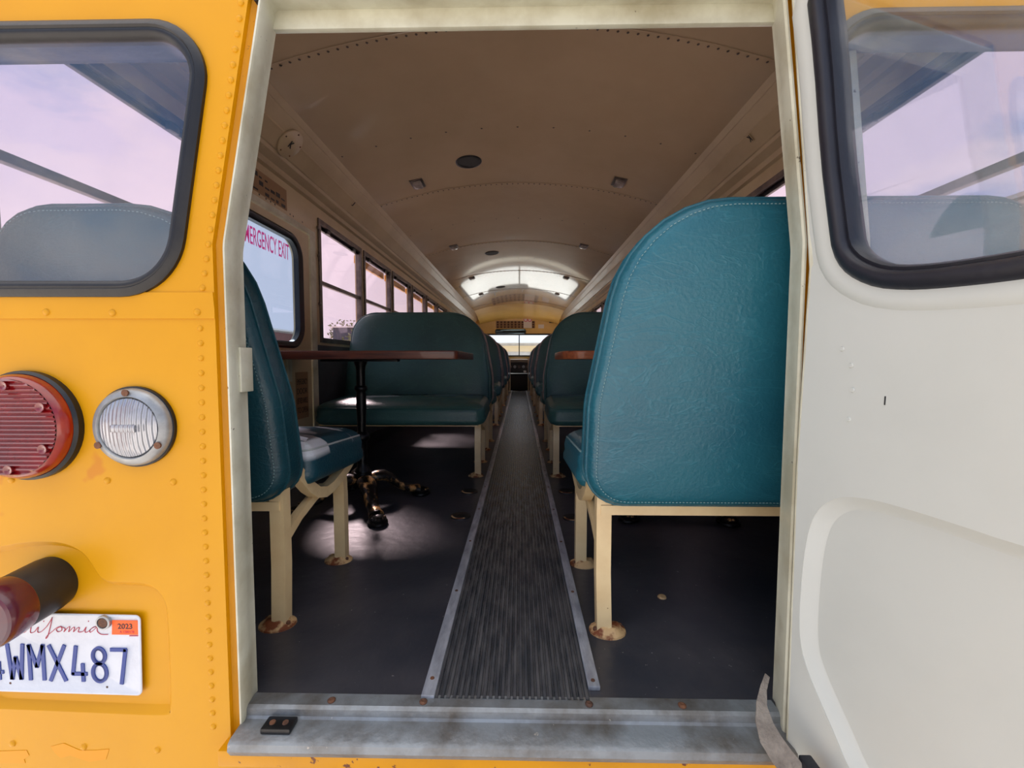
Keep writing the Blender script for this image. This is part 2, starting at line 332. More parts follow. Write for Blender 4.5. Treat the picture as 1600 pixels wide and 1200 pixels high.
def sgroup(name, loc=(0, 0, 0)): return tag(empty(name, loc), kind='structure')
def copy_tree(o, parent=None):
    c = o.copy(); COL.objects.link(c); c.parent = parent
    for ch in list(o.children): copy_tree(ch, c)
    return c

# ================================================================ SETTING
Y0 = .77; YF = 10.3
ZH = 1.52
# door opening in the rear wall
DOORO = [(-.501, -.06), (-.501, .84), (-.421, 1.262), (.4465, 1.262), (.4965, .84), (.4915, -.06)]
def cr_arc(n=24, xc=.96, z0=1.722, z1=1.872):
    R = (xc*xc+(z1-z0)**2)/(2*(z1-z0)); a = math.asin(xc/R)
    return [(R*math.sin(-a+2*a*i/n), z1-R+R*math.cos(-a+2*a*i/n)) for i in range(n+1)]
# ---- rear wall: yellow sheet, two windows, door opening, pocket behind the number plate
winL = rounded([rw(-170, 44), rw(333, 36), rw(276, 461), rw(-170, 461)], [.08, .085, .115, .1], 10)
winR = [(2*-.004-x, z) for x, z in winL]
winG = rounded([(-1.06, .76), (-.60, .76), (-.515, 1.215), (-1.0, 1.215)], [.09, .11, .08, .08], 10)
pocket = [rw(*p) for p in [(-90, 900), (-30, 862), (10, 851), (50, 846), (85, 846), (112, 852), (134, 866), (148, 888), (158, 903), (172, 909), (200, 909), (228, 911), (248, 922), (259, 940), (264, 965), (270, 1112), (262, 1119), (150, 1114), (-90, 1104)]]
def smooth_poly(p, it=2, keep=()):
    for _ in range(it):
        q = []
        for i in range(len(p)):
            a = Vector(p[i]); b = Vector(p[(i+1) % len(p)]); q += [tuple(a*.75+b*.25), tuple(a*.25+b*.75)]
        p = q
    return p
pocket = smooth_poly(pocket)
wl = [(x, z) for x, z in winL]
outer = [(-1.2, -.38), (-1.2, 1.0), (-1.16, 1.55), (-1.0, 1.82), (-.6, 1.97), (0, 2.02), (.6, 1.97), (1.0, 1.82), (1.16, 1.55), (1.2, 1.0), (1.2, -.38)]
dh = [rw(340, 1178)[0], 0]
DO2 = offs(ccw(DOORO), -.013)
DO2 = [(x, max(z, -.062)) for x, z in DO2]
bm = BM(); plate(bm, outer, [winL, winR, DO2, pocket], -.05, 0, M_rear)
wall = struct('wall_rear', bm, YEL, angle=25)
bm = BM(); loft(bm, pocket, [(0, 0), (.002, -.001), (.010, -.010), (.012, -.011)], M_rear, cap_end=False)
pb = BM(); plate(pb, offs(ccw(pocket), .012), [], -.05, -.011, M_rear)
struct('recessed_pocket', pb, YEL, wall, smooth=False); struct('pocket_edge', bm, YEL, wall, angle=60)
# lapped seam below the windows and riveted hem beside the door
bm = BM()
sp_ = [rw(-100, 497), rw(337, 497), rw(337, 470), rw(337, 478), ]
a = rw(-100, 498); b = rw(337, 498); c = rw(343, 470)
plate(bm, [a, b, (b[0], b[1]+.016), (b[0]-.002, b[1]+.045), (a[0], a[1]+.045)], [], .0, .0025, M_rear)
struct('lapped_seam', bm, YEL, wall, smooth=False)
bm = BM()
def px_line(pts, step):
    out = []; w_pts = [Vector(rw(*p)) for p in pts]; acc = 0
    for a, b in zip(w_pts, w_pts[1:]):
        l = (b-a).length; d = acc
        while d < l: out.append(tuple(a+(b-a)*(d/l))); d += step
        acc = d-l
    return out
for p in px_line([(378, -20), (376, 16), (345, 240), (314, 470)], .0250): rivet(bm, *p, M_rear)
for p in px_line([(313, 513), (319, 800), (326, 980), (334, 1150)], .0258): rivet(bm, *p, M_rear)
for q in [(-5, 488), (75, 488), (178, 489), (310, 488)]: rivet(bm, *rw(*q), lambda u, v, w_: M_rear(u, v, w_+.0025), r=.0065)
for q in [(168, 751), (271, 753), (18, 750), (20, 1162), (131, 1167), (246, 1172)]: rivet(bm, *rw(*q), M_rear, r=.0062)
ml = len(bm.verts); 
struct('rivets', bm, YEL, wall)
bm = BM()
for z in range(50): rivet(bm, (.555 if z*.0255 < .8 else .555-(z*.0255-.8)*.13), z*.0255-.05, M_rear)
struct('rivets', bm, YEL, wall)
# yellow return behind the edge of the sheet, then the cream door frame
def frame_strip(name, prof, m, poly=None):
    P = poly or DOORO; P = [(P[0][0], P[0][1])]+P[1:-1]+[P[-1]]
    q = []
    for i, p in enumerate(P):   # dense corners
        q.append(p)
    q = rounded([(-3, -.06)]+q+[(3, -.06)], [0, 0, .12, .012, .012, .12, 0, 0], 5)[1:-1]
    bm = BM(); rings = []
    for d, h in prof:
        # offset outward/inward: path runs left-bottom, up, across, down the right side (clockwise): positive d = into the opening
        o = offs(q, -d, closed=False); rings.append([bm.verts.new((x+(.12 if x > 0 else .0)*max(0, h), YW+h, max(z, -.075))) for x, z in o])
    for a, b in zip(rings, rings[1:]):
        for i in range(len(q)-1): bm.faces.new((a[i], a[i+1], b[i+1], b[i]))
    return struct(name, bm, m, wall, angle=35)
frame_strip('door_rebate', [(-.018, .004), (-.012, .010), (-.006, .013), (.006, .012)], YELOW)
jamb = frame_strip('door_frame', [(.004, .014), (.004, .001), (.006, -.002), (.009, -.002), (.011, .002), (.008, .03), (.004, .044), (.004, .054), (-.005, .057), (-.14, .058)], CREAM)
for xx_ in (-.424, .4495):
    cb = BM(); box(cb, (xx_-.003, .7165, 1.235), (xx_+.003, .745, 1.268), bev=.001); struct('corner_joint', cb, SEAL, wall)
hd = BM(); box(hd, (-.425, .765, 1.226), (.455, .776, 1.262), bev=.002); struct('header_lip', hd, CREAM, wall)
# inner lining of the rear wall
bm = BM(); plate(bm, [(x*.955, z-.02) if z > 0 else (x*.955, -.01) for x, z in outer], [offs(ccw(winL), .0), offs(ccw(winR), 0), [(-.53, -.008), (-.53, .85), (-.46, 1.28), (.48, 1.28), (.53, .85), (.53, -.008)]], -.075, -.062, M_rear)
struct('rear_lining', bm, WALLI, wall, smooth=False)
# sill
sill = sgroup('trim_1', (0, .74, -.03))
bm = BM(); P = [(.765, .004), (.738, .004), (.732, .000), (.731, -.012), (.728, -.016), (.690, -.020), (.684, -.024), (.682, -.036), (.69, -.05), (.765, -.05)]
for s0, s1 in ((-.494, .486),):
    r = [[bm.verts.new((s, y, z)) for y, z in P] for s in (s0, s1)]
    for j in range(len(P)): bm.faces.new((r[0][j], r[0][(j+1) % len(P)], r[1][(j+1) % len(P)], r[1][j]))
    bm.faces.new(r[0]); bm.faces.new(r[1][::-1])
fin('sill_plate', bm, STEEL, sill, angle=30)
bm = BM()
for px, py in [(519, 1104), (662, 1108), (920, 1110), (1065, 1110)]:
    X = rw(px, py, .75)[0]; lathe(bm, [(.007, .0035), (.0075, .006), (.004, .008), (0, .0065)], 12, c=(X, .748))
fin('sill_screws', bm, RUST, sill)
bm = BM(); box(bm, (-.52, .693, -.075), (.62, .74, -.045), bev=.004)
struct('bumper_ledge', bm, YELOW, wall)
# touch-up paint low on the yellow wall, bare patch by the strike
bm = BM()
for P in ([(-20, 1174), (42, 1172), (46, 1180), (38, 1186), (40, 1192), (-20, 1192)], [(80, 1166), (100, 1161), (125, 1172), (150, 1172), (171, 1170), (166, 1186), (140, 1190), (110, 1180), (95, 1184), (86, 1176)]):
    plate(bm, [rw(*p) for p in P], [], .0002, .0006, M_rear)
struct('touch_up_paint', bm, mat('deeper_yellow_paint', (222, 148, 0), .4, spec=.3), wall, smooth=False)
bm = BM()
Pj = [(.745, .60), (.752, .606), (.756, .612), (.758, .605), (.776, .604), (.776, .601), (.758, .598), (.754, .590), (.751, .580), (.748, .585), (.746, .592)]
plate(bm, Pj, [], .0, .001, lambda u, v, w_: (-.4925+w_, u, v+.015)); struct('bare_metal_patch', bm, mat('bare_brown_metal', (92, 74, 66), .6), wall, smooth=False)
# ---- floor
bm = BM(); box(bm, (-1.143, Y0-.015, -.05), (1.143, YF, 0)); struct('floor', bm, FLOOR, smooth=False)
# ---- ceiling: ribbed header coves and arched roof sheet
cove = [(-1.143, ZH), (-1.125, ZH+.006), (-1.120, ZH+.03), (-1.085, ZH+.05), (-1.08, ZH+.065), (-1.072, ZH+.066), (-1.03, ZH+.115), (-1.02, ZH+.122), (-1.018, ZH+.13), (-.982, ZH+.1745), (-.981, ZH+.1785), (-.978, ZH+.1795), (-.96, ZH+.202)]
arc = cr_arc(28)
prof = cove+arc[1:-1]+[(-x, z) for x, z in cove[::-1]]
def extr(bm, prof, y0, y1, th=.03):
    N_ = 8
    for k in range(N_):
        pass
    ys = [y0+(y1-y0)*k/N_ for k in range(N_+1)]; A = [[bm.verts.new((x, y, z)) for x, z in prof] for y in ys]
    for r, q in zip(A, A[1:]):
        for j in range(len(prof)-1): bm.faces.new((r[j], r[j+1], q[j+1], q[j]))
bm = BM(); extr(bm, prof[len(cove)-1:len(prof)-len(cove)+1], Y0+.02, 9.0); ceiling = struct('ceiling', bm, CEIL, angle=40)
for s in (-1, 1):
    bm = BM(); extr(bm, [(s*-x, z) for x, z in cove], Y0+.02, YF); struct('ceiling_cove', bm, CEILH, ceiling, angle=22)
# front roof cap slopes down to the front wall
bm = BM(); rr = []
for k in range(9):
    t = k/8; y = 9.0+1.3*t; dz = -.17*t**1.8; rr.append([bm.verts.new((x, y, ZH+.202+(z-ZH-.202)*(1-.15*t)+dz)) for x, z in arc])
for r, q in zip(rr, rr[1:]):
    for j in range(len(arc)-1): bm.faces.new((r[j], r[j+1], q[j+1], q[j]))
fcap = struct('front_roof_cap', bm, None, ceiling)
# outer roof skin
bm = BM(); extr(bm, [(x*1.0, z) for x, z in outer[2:-2]], YW+.05, YF+.1)
struct('outer_roof', bm, YEL, ceiling)
# roof bows with rivets
BOWS = [1.62, 2.98, 4.37, 5.77, 7.17, 8.57]
for i, y in enumerate(BOWS):
    bm = BM(); pr = cr_arc(28, .958, 1.720, 1.869); A = [[bm.verts.new((x, yy, z-dz)) for x, z in pr] for yy, dz in ((y-.028, -.001), (y-.026, .001), (y+.026, .001), (y+.028, -.001))]
    for r, q in zip(A, A[1:]):
        for j in range(len(pr)-1): bm.faces.new((r[j], r[j+1], q[j+1], q[j]))
    b_ = struct('trim_%d' % (i+2), bm, CEIL)
    bm = BM(); K = 52 if i < 3 else 40; pr = cr_arc(K, .95, 1.721, 1.868)
    for k, (x, z) in enumerate(pr):
        lathe(bm, [(.0055, 0), (.004, .002), (0, .003)], 6, mp=lambda a, b, c, x=x, z=z, y=y: (x+a, y+b-.014, z-.001-c))
    fin('rivets', bm, mat('dark_rivet%d' % i, (74, 60, 48), .5), b_)
# faint mid-panel screws
bm = BM()
for y in (2.27, 3.67, 5.07):
    for x, z in cr_arc(10, .93, 1.7265, 1.870): lathe(bm, [(.006, 0), (.004, .002), (0, .003)], 6, mp=lambda a, b, c: (x+a, y+b, z-c))
fin('screws', bm, mat('dark_screw', (80, 66, 54), .5), ceiling)
# ---- side walls
ZB, ZT, ZR = .755, 1.455, 1.10
def bays(side):
    if side == 'left': return [(.90, 1.545)]+[(2.42+.70*k, 3.07+.70*k) for k in range(10)]
    return [(.90, 1.545)]+[(1.63+.70*k, 2.27+.70*k) for k in range(10)]
DY0, DY1, DZ1 = 1.60, 2.345, 1.345
wn_ = 0
for side, mp in (('left', M_left), ('right', M_right)):
    holes = [[(a, ZB), (b, ZB), (b, ZT), (a, ZT)] for a, b in bays(side)]
    if side == 'left': holes.append([(DY0, .02), (DY1-.02, .02), (DY1-.02, DZ1), (DY0, DZ1)])
    if side == 'right': holes.append([(9.15, .02), (10.05, .02), (10.05, 1.45), (9.15, 1.45)])
    bm = BM(); plate(bm, [(YW+.05, -.35), (YF+.1, -.35), (YF+.1, ZH+.01), (YW+.05, ZH+.01)], holes, -.045, 0, mp)
    sw = struct('wall_%s' % side, bm, WALLI, smooth=False)
    segs = [(Y0+.02, DY0-.03), (DY1+.0, YF)] if side == 'left' else [(Y0+.02, 9.12)]
    for a, b in segs:
        bm = BM(); plate(bm, [(a, .0), (b, .0), (b, ZB-.02), (a, ZB-.02)], [], .001, .006, mp); struct('baseboard_%s' % side, bm, GREYV, smooth=False)
    # seat rail / wall ledge
    bm = BM(); box(bm, (2.40 if side == 'left' else Y0+.03, .0, .006), (YF if side == 'left' else 9.1, .09, .045), mp, bev=.006); struct('trim_%d' % (8 if side == 'left' else 9), bm, BLACKM)
    for a, b in bays(side):
        wn_ += 1; W = sgroup('window_%d' % wn_, mp((a+b)/2, ZB, 0))
        fr = BM(); o = [(a-.004, ZB-.004), (b+.004, ZB-.004), (b+.004, ZT+.004), (a-.004, ZT+.004)]
        loft(fr, o, [(0, .008), (.028, .008), (.028, -.005), (.022, -.03), (0, -.03)], mp, closed_prof=True)
        fin('window_frame', fr, WFRAME, W, smooth=False)
        fr = BM(); box(fr, (a+.02, ZR-.012, -.022), (b-.02, ZR+.012, .0), mp, bev=.002); fin('middle_rail', fr, WFRAME, W)
        fr = BM(); box(fr, (a+.02, ZT-.045, -.028), (b-.02, ZT-.02, -.012), mp, bev=.002); fin('top_rail', fr, BLACKM, W)
        fr = BM()
        for k in (.18, .78): box(fr, (a+(b-a)*k, ZT-.05, -.014), (a+(b-a)*k+.04, ZT-.022, .004), mp, bev=.003)
        fin('latch', fr, BLACKM, W)
        fr = BM(); plate(fr, [(a+.024, ZR), (b-.024, ZR), (b-.024, ZT-.024), (a+.024, ZT-.024)], [], -.015, -.012, mp)
        plate(fr, [(a+.024, ZB+.024), (b-.024, ZB+.024), (b-.024, ZR), (a+.024, ZR)], [], -.024, -.021, mp)
        fin('pane', fr, GL_SIDE, W, smooth=False)
        if side == 'left' and a > 3:
            fr = BM(); box(fr, (a+.01, ZT-.085, -.075), (b-.01, ZT-.03, -.055), mp, bev=.003); fin('yellow_rain_strip', fr, YEL, W)
        if wn_ in (2, 3, 4):
            fr = BM()
            for zz in (1.40, 1.24, .97): lathe(fr, [(.011, .008), (.012, .014), (.007, .018), (0, .0185)], 12, mp=mp, c=(a-.018, zz))
            fin('screws', fr, WFRAME, W)
# ---- front entry door on the right
D3 = sgroup('door_3', (1.143, 9.6, 0))
bm = BM(); plate(bm, [(9.15, .02), (10.05, .02), (10.05, 1.45), (9.15, 1.45)], [[(9.20, .08), (9.58, .08), (9.58, 1.40), (9.20, 1.40)], [(9.62, .08), (10.0, .08), (10.0, 1.40), (9.62, 1.40)]], -.03, 0, M_right); fin('door_frame', bm, BLACKM, D3, smooth=False)
bm = BM(); plate(bm, [(9.2, .08), (10.0, .08), (10.0, 1.4), (9.2, 1.4)], [], -.018, -.014, M_right); fin('pane', bm, GL_SIDE, D3, smooth=False)
# ---- side emergency door
D2 = sgroup('door_2', (-1.143, 1.97, 0))
wd = rounded([(DY0+.10, .73), (2.20, .73), (2.20, 1.265), (DY0+.10, 1.265)], .095, 8)
bm = BM(); plate(bm, [(DY0+.012, .035), (DY1-.045, .035), (DY1-.045, DZ1-.02), (DY0+.012, DZ1-.02)], [wd], -.035, .004, M_left); fin('door_panel', bm, WALLI, D2, smooth=False)
bm = BM(); loft(bm, wd, [(-.022, .004), (-.022, .012), (-.012, .018), (.002, .014), (.012, .006), (.012, -.02), (-.01, -.02)], M_left, closed_prof=True); fin('window_seal', bm, SEAL, D2)
bm = BM(); plate(bm, offs(ccw(wd), .005), [], -.016, -.012, M_left); fin('pane', bm, GL_CLR, D2, smooth=False)
text('lettering', 'EMERGENCY EXIT', FILM, M_left, DY0+.165, 2.13, 1.150, 1.228, -.0115, .0006, D2, bold=.004)
bm = BM(); plate(bm, [(DY0-.02, 0.0), (DY1+.02, 0.0), (DY1+.02, DZ1+.015), (DY0-.02, DZ1+.015)], [[(DY0+.004, .03), (DY1-.038, .03), (DY1-.038, DZ1-.012), (DY0+.004, DZ1-.012)]], -.012, .010, M_left); fin('door_surround', bm, CREAM, D2, smooth=False)
bm = BM(); box(bm, (2.02, .655, .004), (2.13, .685, .055), M_left, bev=.006); fin('handle', bm, REDH, D2)
bm = BM(); box(bm, (2.04, .54, .004), (2.075, .66, .02), M_left, bev=.004); fin('handle_plate', bm, CREAM, D2)
bm = BM(); plate(bm, [(2.13, .34), (2.255, .34), (2.255, .585), (2.13, .585)], [], .0045, .0055, M_left); nb = fin('notice', bm, STICK, D2, smooth=False)
for k, s in enumerate(['EMERGENCY', 'DOOR', 'LIFT RED HANDLE', 'TO OPEN']): text('lettering', s, BLK, M_left, 2.14, 2.245, .52-k*.05, .55-k*.05, .0058, .0004, nb)
# chipped screw holes above the door
bm = BM()
for y in (1.88, 1.93, 1.965, 2.0, 2.13, 2.16, 2.25): lathe(bm, [(.005, .0002), (0, .0012)], 6, mp=M_left, c=(y, DZ1+.035))
fin('screw_holes', bm, BLK, bpy.data.objects['wall_left'])
# printed label above the side door
bm = BM(); plate(bm, [(1.74, 1.385), (2.10, 1.385), (2.10, 1.485), (1.74, 1.485)], [], .0005, .0015, M_left)
lb = tag(fin('safety_label', bm, STICK, smooth=False), 'brown printed label with small black pictures above the side emergency door', 'label')
bm = BM(); random.seed(2)
for i in range(8):
    for j in range(3):
        if random.random() < .8:
            a = 1.75+i*.043; b = 1.392+j*.031; ww = random.choice([.02, .03, .034]); hh = random.choice([.008, .014, .02]); plate(bm, [(a, b), (a+ww, b), (a+ww, b+hh), (a, b+hh)], [], .0016, .002, M_left)
fin('printed_pictures', bm, BLK, lb, smooth=False)
# ---- front wall, windscreen, dash
F = front_map(YF); ws = rounded([(-.98, .78), (.98, .78), (.90, 1.30), (-.90, 1.30)], .06, 5)
bm = BM(); plate(bm, [(-1.143, -.3), (1.143, -.3), (1.143, ZH), (.96, 1.75), (0, 1.9), (-.96, 1.75), (-1.143, ZH)], [ws], -.05, 0, F); CAPM = mat('yellow_lit_cream_enamel', (228, 192, 112), .3, c2=(216, 178, 98), nscale=2, coat=.5); wf = struct('wall_front', bm, CAPM, smooth=False)  # yellow daylight at the front is put into this cream colour
WS = sgroup('window_30', (0, YF, .78))
bm = BM(); loft(bm, ws, [(-.02, 0), (-.02, .012), (.015, .012), (.015, -.02), (0, -.02)], F, closed_prof=True); box(bm, (-.012, .79, -.02), (.012, 1.29, .01), F, bev=.003); fin('window_frame', bm, BLACKM, WS)
bm = BM(); plate(bm, offs(ccw(ws), .005), [], -.012, -.008, F); fin('pane', bm, glass('windscreen_glass', (.92, .98, 1.0), .8), WS, smooth=False)
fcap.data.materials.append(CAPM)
# ================================================================ REAR WINDOWS AND OPEN DOOR
for k, (wo_, nm) in enumerate(((winL, 'window_23'), (winR, 'window_24'))):
    G = sgroup(nm, (wo_[0][0], YW, .76))
    bm = BM(); loft(bm, wo_, [(-.004, -.004), (-.004, .006), (.001, .010), (.008, .012), (.011, .009), (.014, .010), (.020, .008), (.024, .002), (.025, -.005), (.022, -.05), (.0, -.05)], M_rear, closed_prof=True)
    fin('rubber_seal', bm, SEAL, G, angle=50)
    bm = BM(); plate(bm, offs(ccw(wo_), .020), [], -.006, -.002, M_rear); fin('pane', bm, GL_REAR, G, smooth=False)
    bm = BM(); loft(bm, wo_, [(-.006, -.062), (.008, -.062), (.008, -.078), (-.02, -.078)], M_rear, closed_prof=True); fin('inner_trim', bm, BLACKM, G)
# open rear door
D1 = sgroup('door_1', (hx(0), HY, -.05))
dw = [dr(*p) for p in [(1266, -20), (1275, 90), (1286, 250), (1298, 350), (1304, 395), (1318, 418), (1340, 434), (1372, 446), (1415, 449), (1460, 447), (1530, 440), (1600, 431)]]
zt = 1.21; bt = dw[-1][1]
dwo = [(dw[0][0]-.004, zt)]+dw[1:]+[(.80, bt+.005), (.83, bt+.05), (.80, zt-.03), (.76, zt+.01), (dw[0][0]+.06, zt+.02)]
dwo = ccw(smooth_poly(dwo, 1))
edge = [dr(*p) for p in [(1230, 0), (1254, 268), (1258, 400), (1254, 500), (1246, 693), (1231, 978), (1222, 1120)]]
pan = [dr(*p) for p in [(1600, 855), (1500, 821), (1420, 796), (1370, 782), (1330, 776), (1300, 779), (1275, 798), (1262, 830), (1254, 880), (1248, 960), (1250, 1010), (1262, 1050), (1283, 1100), (1305, 1150), (1325, 1200)]]
lastp = pan[0]; pan = [(.86, lastp[1]+.02), (.87, lastp[1]+.0)][:0]+[(.85, lastp[1]+.01)]+pan[0:]+[(.17, -.02), (.85, -.02)]
pan = ccw(smooth_poly(pan, 2))
DOUT = [(-.004, -.052), (.95, -.052), (.95, .84), (.91, 1.30), (-.004, 1.30)]
bm = BM(); plate(bm, DOUT, [dwo, pan], -.035, 0, M_door, cuts=(.80, .467))
t_ = fin('door_panel', bm, DOORC, D1, angle=30)
# subdivide near bend is not needed: the bend sits on the hinge line
bm = BM(); loft(bm, pan, [(-.004, .0), (.0, -.001), (.008, -.008), (.016, -.015), (.020, -.016)], M_door)
fin('pressed_edge', bm, DOORC, D1, angle=70)
bm = BM(); plate(bm, offs(pan, .020), [], -.034, -.016, M_door); fin('recessed_panel', bm, DOORC, D1, smooth=False)
bm = BM(); loft(bm, dwo, [(-.004, 0), (-.001, .004), (.003, .008), (.008, .010), (.016, .011), (.020, .008), (.022, .001), (.026, .002), (.029, -.005), (.027, -.03), (0, -.03)], M_door, closed_prof=True); fin('rubber_seal', bm, SEALB, D1, angle=50)
bm = BM(); loft(bm, dwo, [(-.030, .0), (-.024, .004), (-.012, .003), (-.002, .0)], M_door); fin('window_surround', bm, DOORC, D1, angle=70)
bm = BM(); plate(bm, offs(dwo, .022), [], -.016, -.012, M_door); fin('pane', bm, GL_DOOR, D1, smooth=False)
# rolled hinge edge
bm = BM(); pts = []
for k in range(25):
    z = -.052+1.352*k/24; pts.append(M_door(-.004, z, -.006))
sweep(bm, pts, circ(.0065, 8)); fin('hinge_edge', bm, CREAM, D1)
bm = BM()
for px, py in [(1316, 545), (1330, 571), (1332, 609), (1326, 655)]: lathe(bm, [(.004, .0003), (.003, .0018), (0, .0018)], 8, mp=M_door, c=dr(px, py))
fin('screw_plugs', bm, DOORC, D1)
bm = BM(); q = dr(1383, 626); plate(bm, [(q[0]-.0008, q[1]-.006), (q[0]+.0008, q[1]-.006), (q[0]+.0008, q[1]+.006), (q[0]-.0008, q[1]+.006)], [], .0002, .0006, M_door); fin('scratch', bm, BLK, D1, smooth=False)
# webbing check strap at the foot of the door
bm = BM(); sp = []
for px, py, Y in [(1199, 1055, .712), (1193, 1075, .70), (1190, 1100, .685), (1194, 1128, .67), (1204, 1155, .655), (1222, 1182, .64), (1246, 1212, .63)]:
    x, z = rw(px, py, Y); sp.append((x, Y, z))
sweep(bm, sp, rect(.036, .003), up=(.1, 1, 0), scale=[.28, .35, .5, .75, .95, 1, 1]); st = tag(fin('check_strap', bm, WEB, angle=30), 'grey woven strap looped at the foot of the open rear door', 'strap')
bm = BM(); x, z = rw(1262, 1205, .62); box(bm, (x-.002, .60, z-.035), (x+.018, .64, z+.008), bev=.003); fin('bracket', bm, SEALB, st)
# rubber stop on the sill
x0, _ = rw(412, 1128, .71); x1, _ = rw(458, 1128, .71)
S1 = thing('rubber_stop', ((x0+x1)/2, .712, -.018), 'small black rubber door stop with two screws on the metal sill', 'door stop')
bm = BM(); box(bm, (x0, .698, -.0185), (x1, .727, -.008), bev=.003); fin('block', bm, SEAL, S1)
for xx in (x0*.72+x1*.28, x0*.28+x1*.72):
    bm = BM(); lathe(bm, [(.0055, -.0085), (.005, -.006), (0, -.0065)], 12, c=(xx, .712)); fin('screw', bm, RUST, S1)
# striker on the left jamb
bm = BM(); Xj = -.492
box(bm, (Xj-.0005, .745, rw(386, 612, .76)[1]), (Xj+.004, .778, rw(386, 543, .76)[1]), bev=.001)
tag(fin('strike_plate', bm, CREAM), 'thin cream latch strike plate on the left door jamb', 'strike plate')

# ================================================================ LAMPS AND PLATE ON THE REAR WALL
def disc_lamp(name, cx, cz, R, label, kind):
    T = thing(name, (cx, YW, cz), label, 'lamp'); mpc = lambda u, v, w_: M_rear(cx+u, cz+v, w_)
    if kind == 'tail':
        bm = BM(); lathe(bm, [(0, 0), (R, 0), (R*1.0, .010), (R*.95, .014), (R*.93, .012)], 48, mp=mpc); fin('housing', bm, SEAL, T)
        bm = BM(); pr = [(R*.94, .008), (R*.94, .022), (R*.90, .030), (R*.86, .033)]
        lathe(bm, pr, 64, mp=mpc); fin('lens_rim', bm, mat('amber_red_lens_side', (160, 38, 12), .2, coat=.7, c2=(110, 10, 10), nscale=9), T)
        bm = BM(); K = 22; rr_ = R*.865
        rows = []
        for k in range(K*2+1):
            v = -rr_+2*rr_*k/(K*2); hw = math.sqrt(max(0, rr_*rr_-v*v)); h = .033+(.0035 if k % 2 else 0)
            rows.append([bm.verts.new(mpc(hw*math.sin(-PI/2+PI*j/12), v, h)) for j in range(13)])
        for a, b in zip(rows, rows[1:]):
            for j in range(12): bm.faces.new((a[j], a[j+1], b[j+1], b[j]))
        fin('ribbed_lens', bm, REDL, T, angle=20)
        for k in range(6):
            a = PI/2+k*PI/3; bm = BM(); lathe(bm, [(.007, .034), (.008, .039), (.004, .0385), (0, .035)], 12, mp=mpc, c=(R*.74*math.cos(a), R*.74*math.sin(a))); fin('screw', bm, REDL, T)
    else:
        bm = BM(); lathe(bm, [(0, 0), (R*1.04, 0), (R*1.04, .006), (R*.9, .006)], 48, mp=mpc); fin('gasket', bm, SEAL, T)
        bm = BM(); lathe(bm, [(R, .004), (R*.985, .012), (R*.93, .017), (R*.80, .020), (R*.775, .018), (R*.76, .012)], 64, mp=mpc); fin('rim', bm, RIM, T)
        bm = BM(); lathe(bm, [(R*.76, .012), (R*.74, .018), (R*.55, .023), (R*.3, .026), (0, .027)], 48, mp=mpc)
        lm, t, b = new_mat('clear_fluted_lens'); b.inputs['Base Color'].default_value = (*lin(190, 192, 198), 1); b.inputs['Metallic'].default_value = .55; b.inputs['Roughness'].default_value = .18; b.inputs['Coat Weight'].default_value = 1
        co = t.nodes.new('ShaderNodeTexCoord'); wv = t.nodes.new('ShaderNodeTexWave'); wv.inputs['Scale'].default_value = 42; wv.inputs['Distortion'].default_value = .5; t.links.new(co.outputs['Object'], wv.inputs[0])
        bp = t.nodes.new('ShaderNodeBump'); bp.inputs['Strength'].default_value = .8; bp.inputs['Distance'].default_value = .006; t.links.new(wv.outputs[0], bp.inputs['Height']); t.links.new(bp.outputs[0], b.inputs['Normal'])
        fin('lens', bm, lm, T)
        bm = BM(); box(bm, (-R*.33, -R*.10, .0225), (R*.33, R*.10, .030), mpc, bev=.004); fin('centre_flute', bm, lm, T)
        for a in (PI/2, PI*7/6, -PI/6):
            bm = BM(); lathe(bm, [(.0052, .018), (.006, .0215), (.003, .022), (0, .0205)], 12, mp=mpc, c=(R*.885*math.cos(a), R*.885*math.sin(a))); fin('screw', bm, RUST, T)
    return T
c = rw(49, 664); disc_lamp('tail_lamp', c[0], c[1], .096, 'large round red ribbed tail lamp on the yellow rear wall', 'tail')
c = rw(215, 666); disc_lamp('reversing_lamp', c[0], c[1], .068, 'round clear reversing lamp with pale metal rim and three screws', 'rev')
c = rw(72, 915)
T = thing('marker_lamp', (c[0], YW, c[1]), 'black tubular lamp with dark red lens above the number plate', 'lamp')
mpc = lambda u, v, w_: M_rear(c[0]+u-w_*.05, c[1]+v-w_*.12, w_)
bm = BM(); lathe(bm, [(0, -.011), (.047, -.011), (.049, .0), (.049, .050), (.0485, .052), (0, .052)], 48, mp=mpc); fin('housing', bm, BLACKM, T)
bm = BM(); lathe(bm, [(.0495, .050), (.0505, .052), (.0515, .082), (.049, .088)], 48, mp=mpc); fin('lens_rim', bm, REDD, T)
bm = BM(); lathe(bm, [(.049, .088), (.045, .090), (.044, .088), (.03, .089), (0, .090)], 48, mp=mpc); fin('lens', bm, mat('purple_red_lens', (70, 26, 50), .3, coat=.5, c2=(96, 20, 34), nscale=14), T)

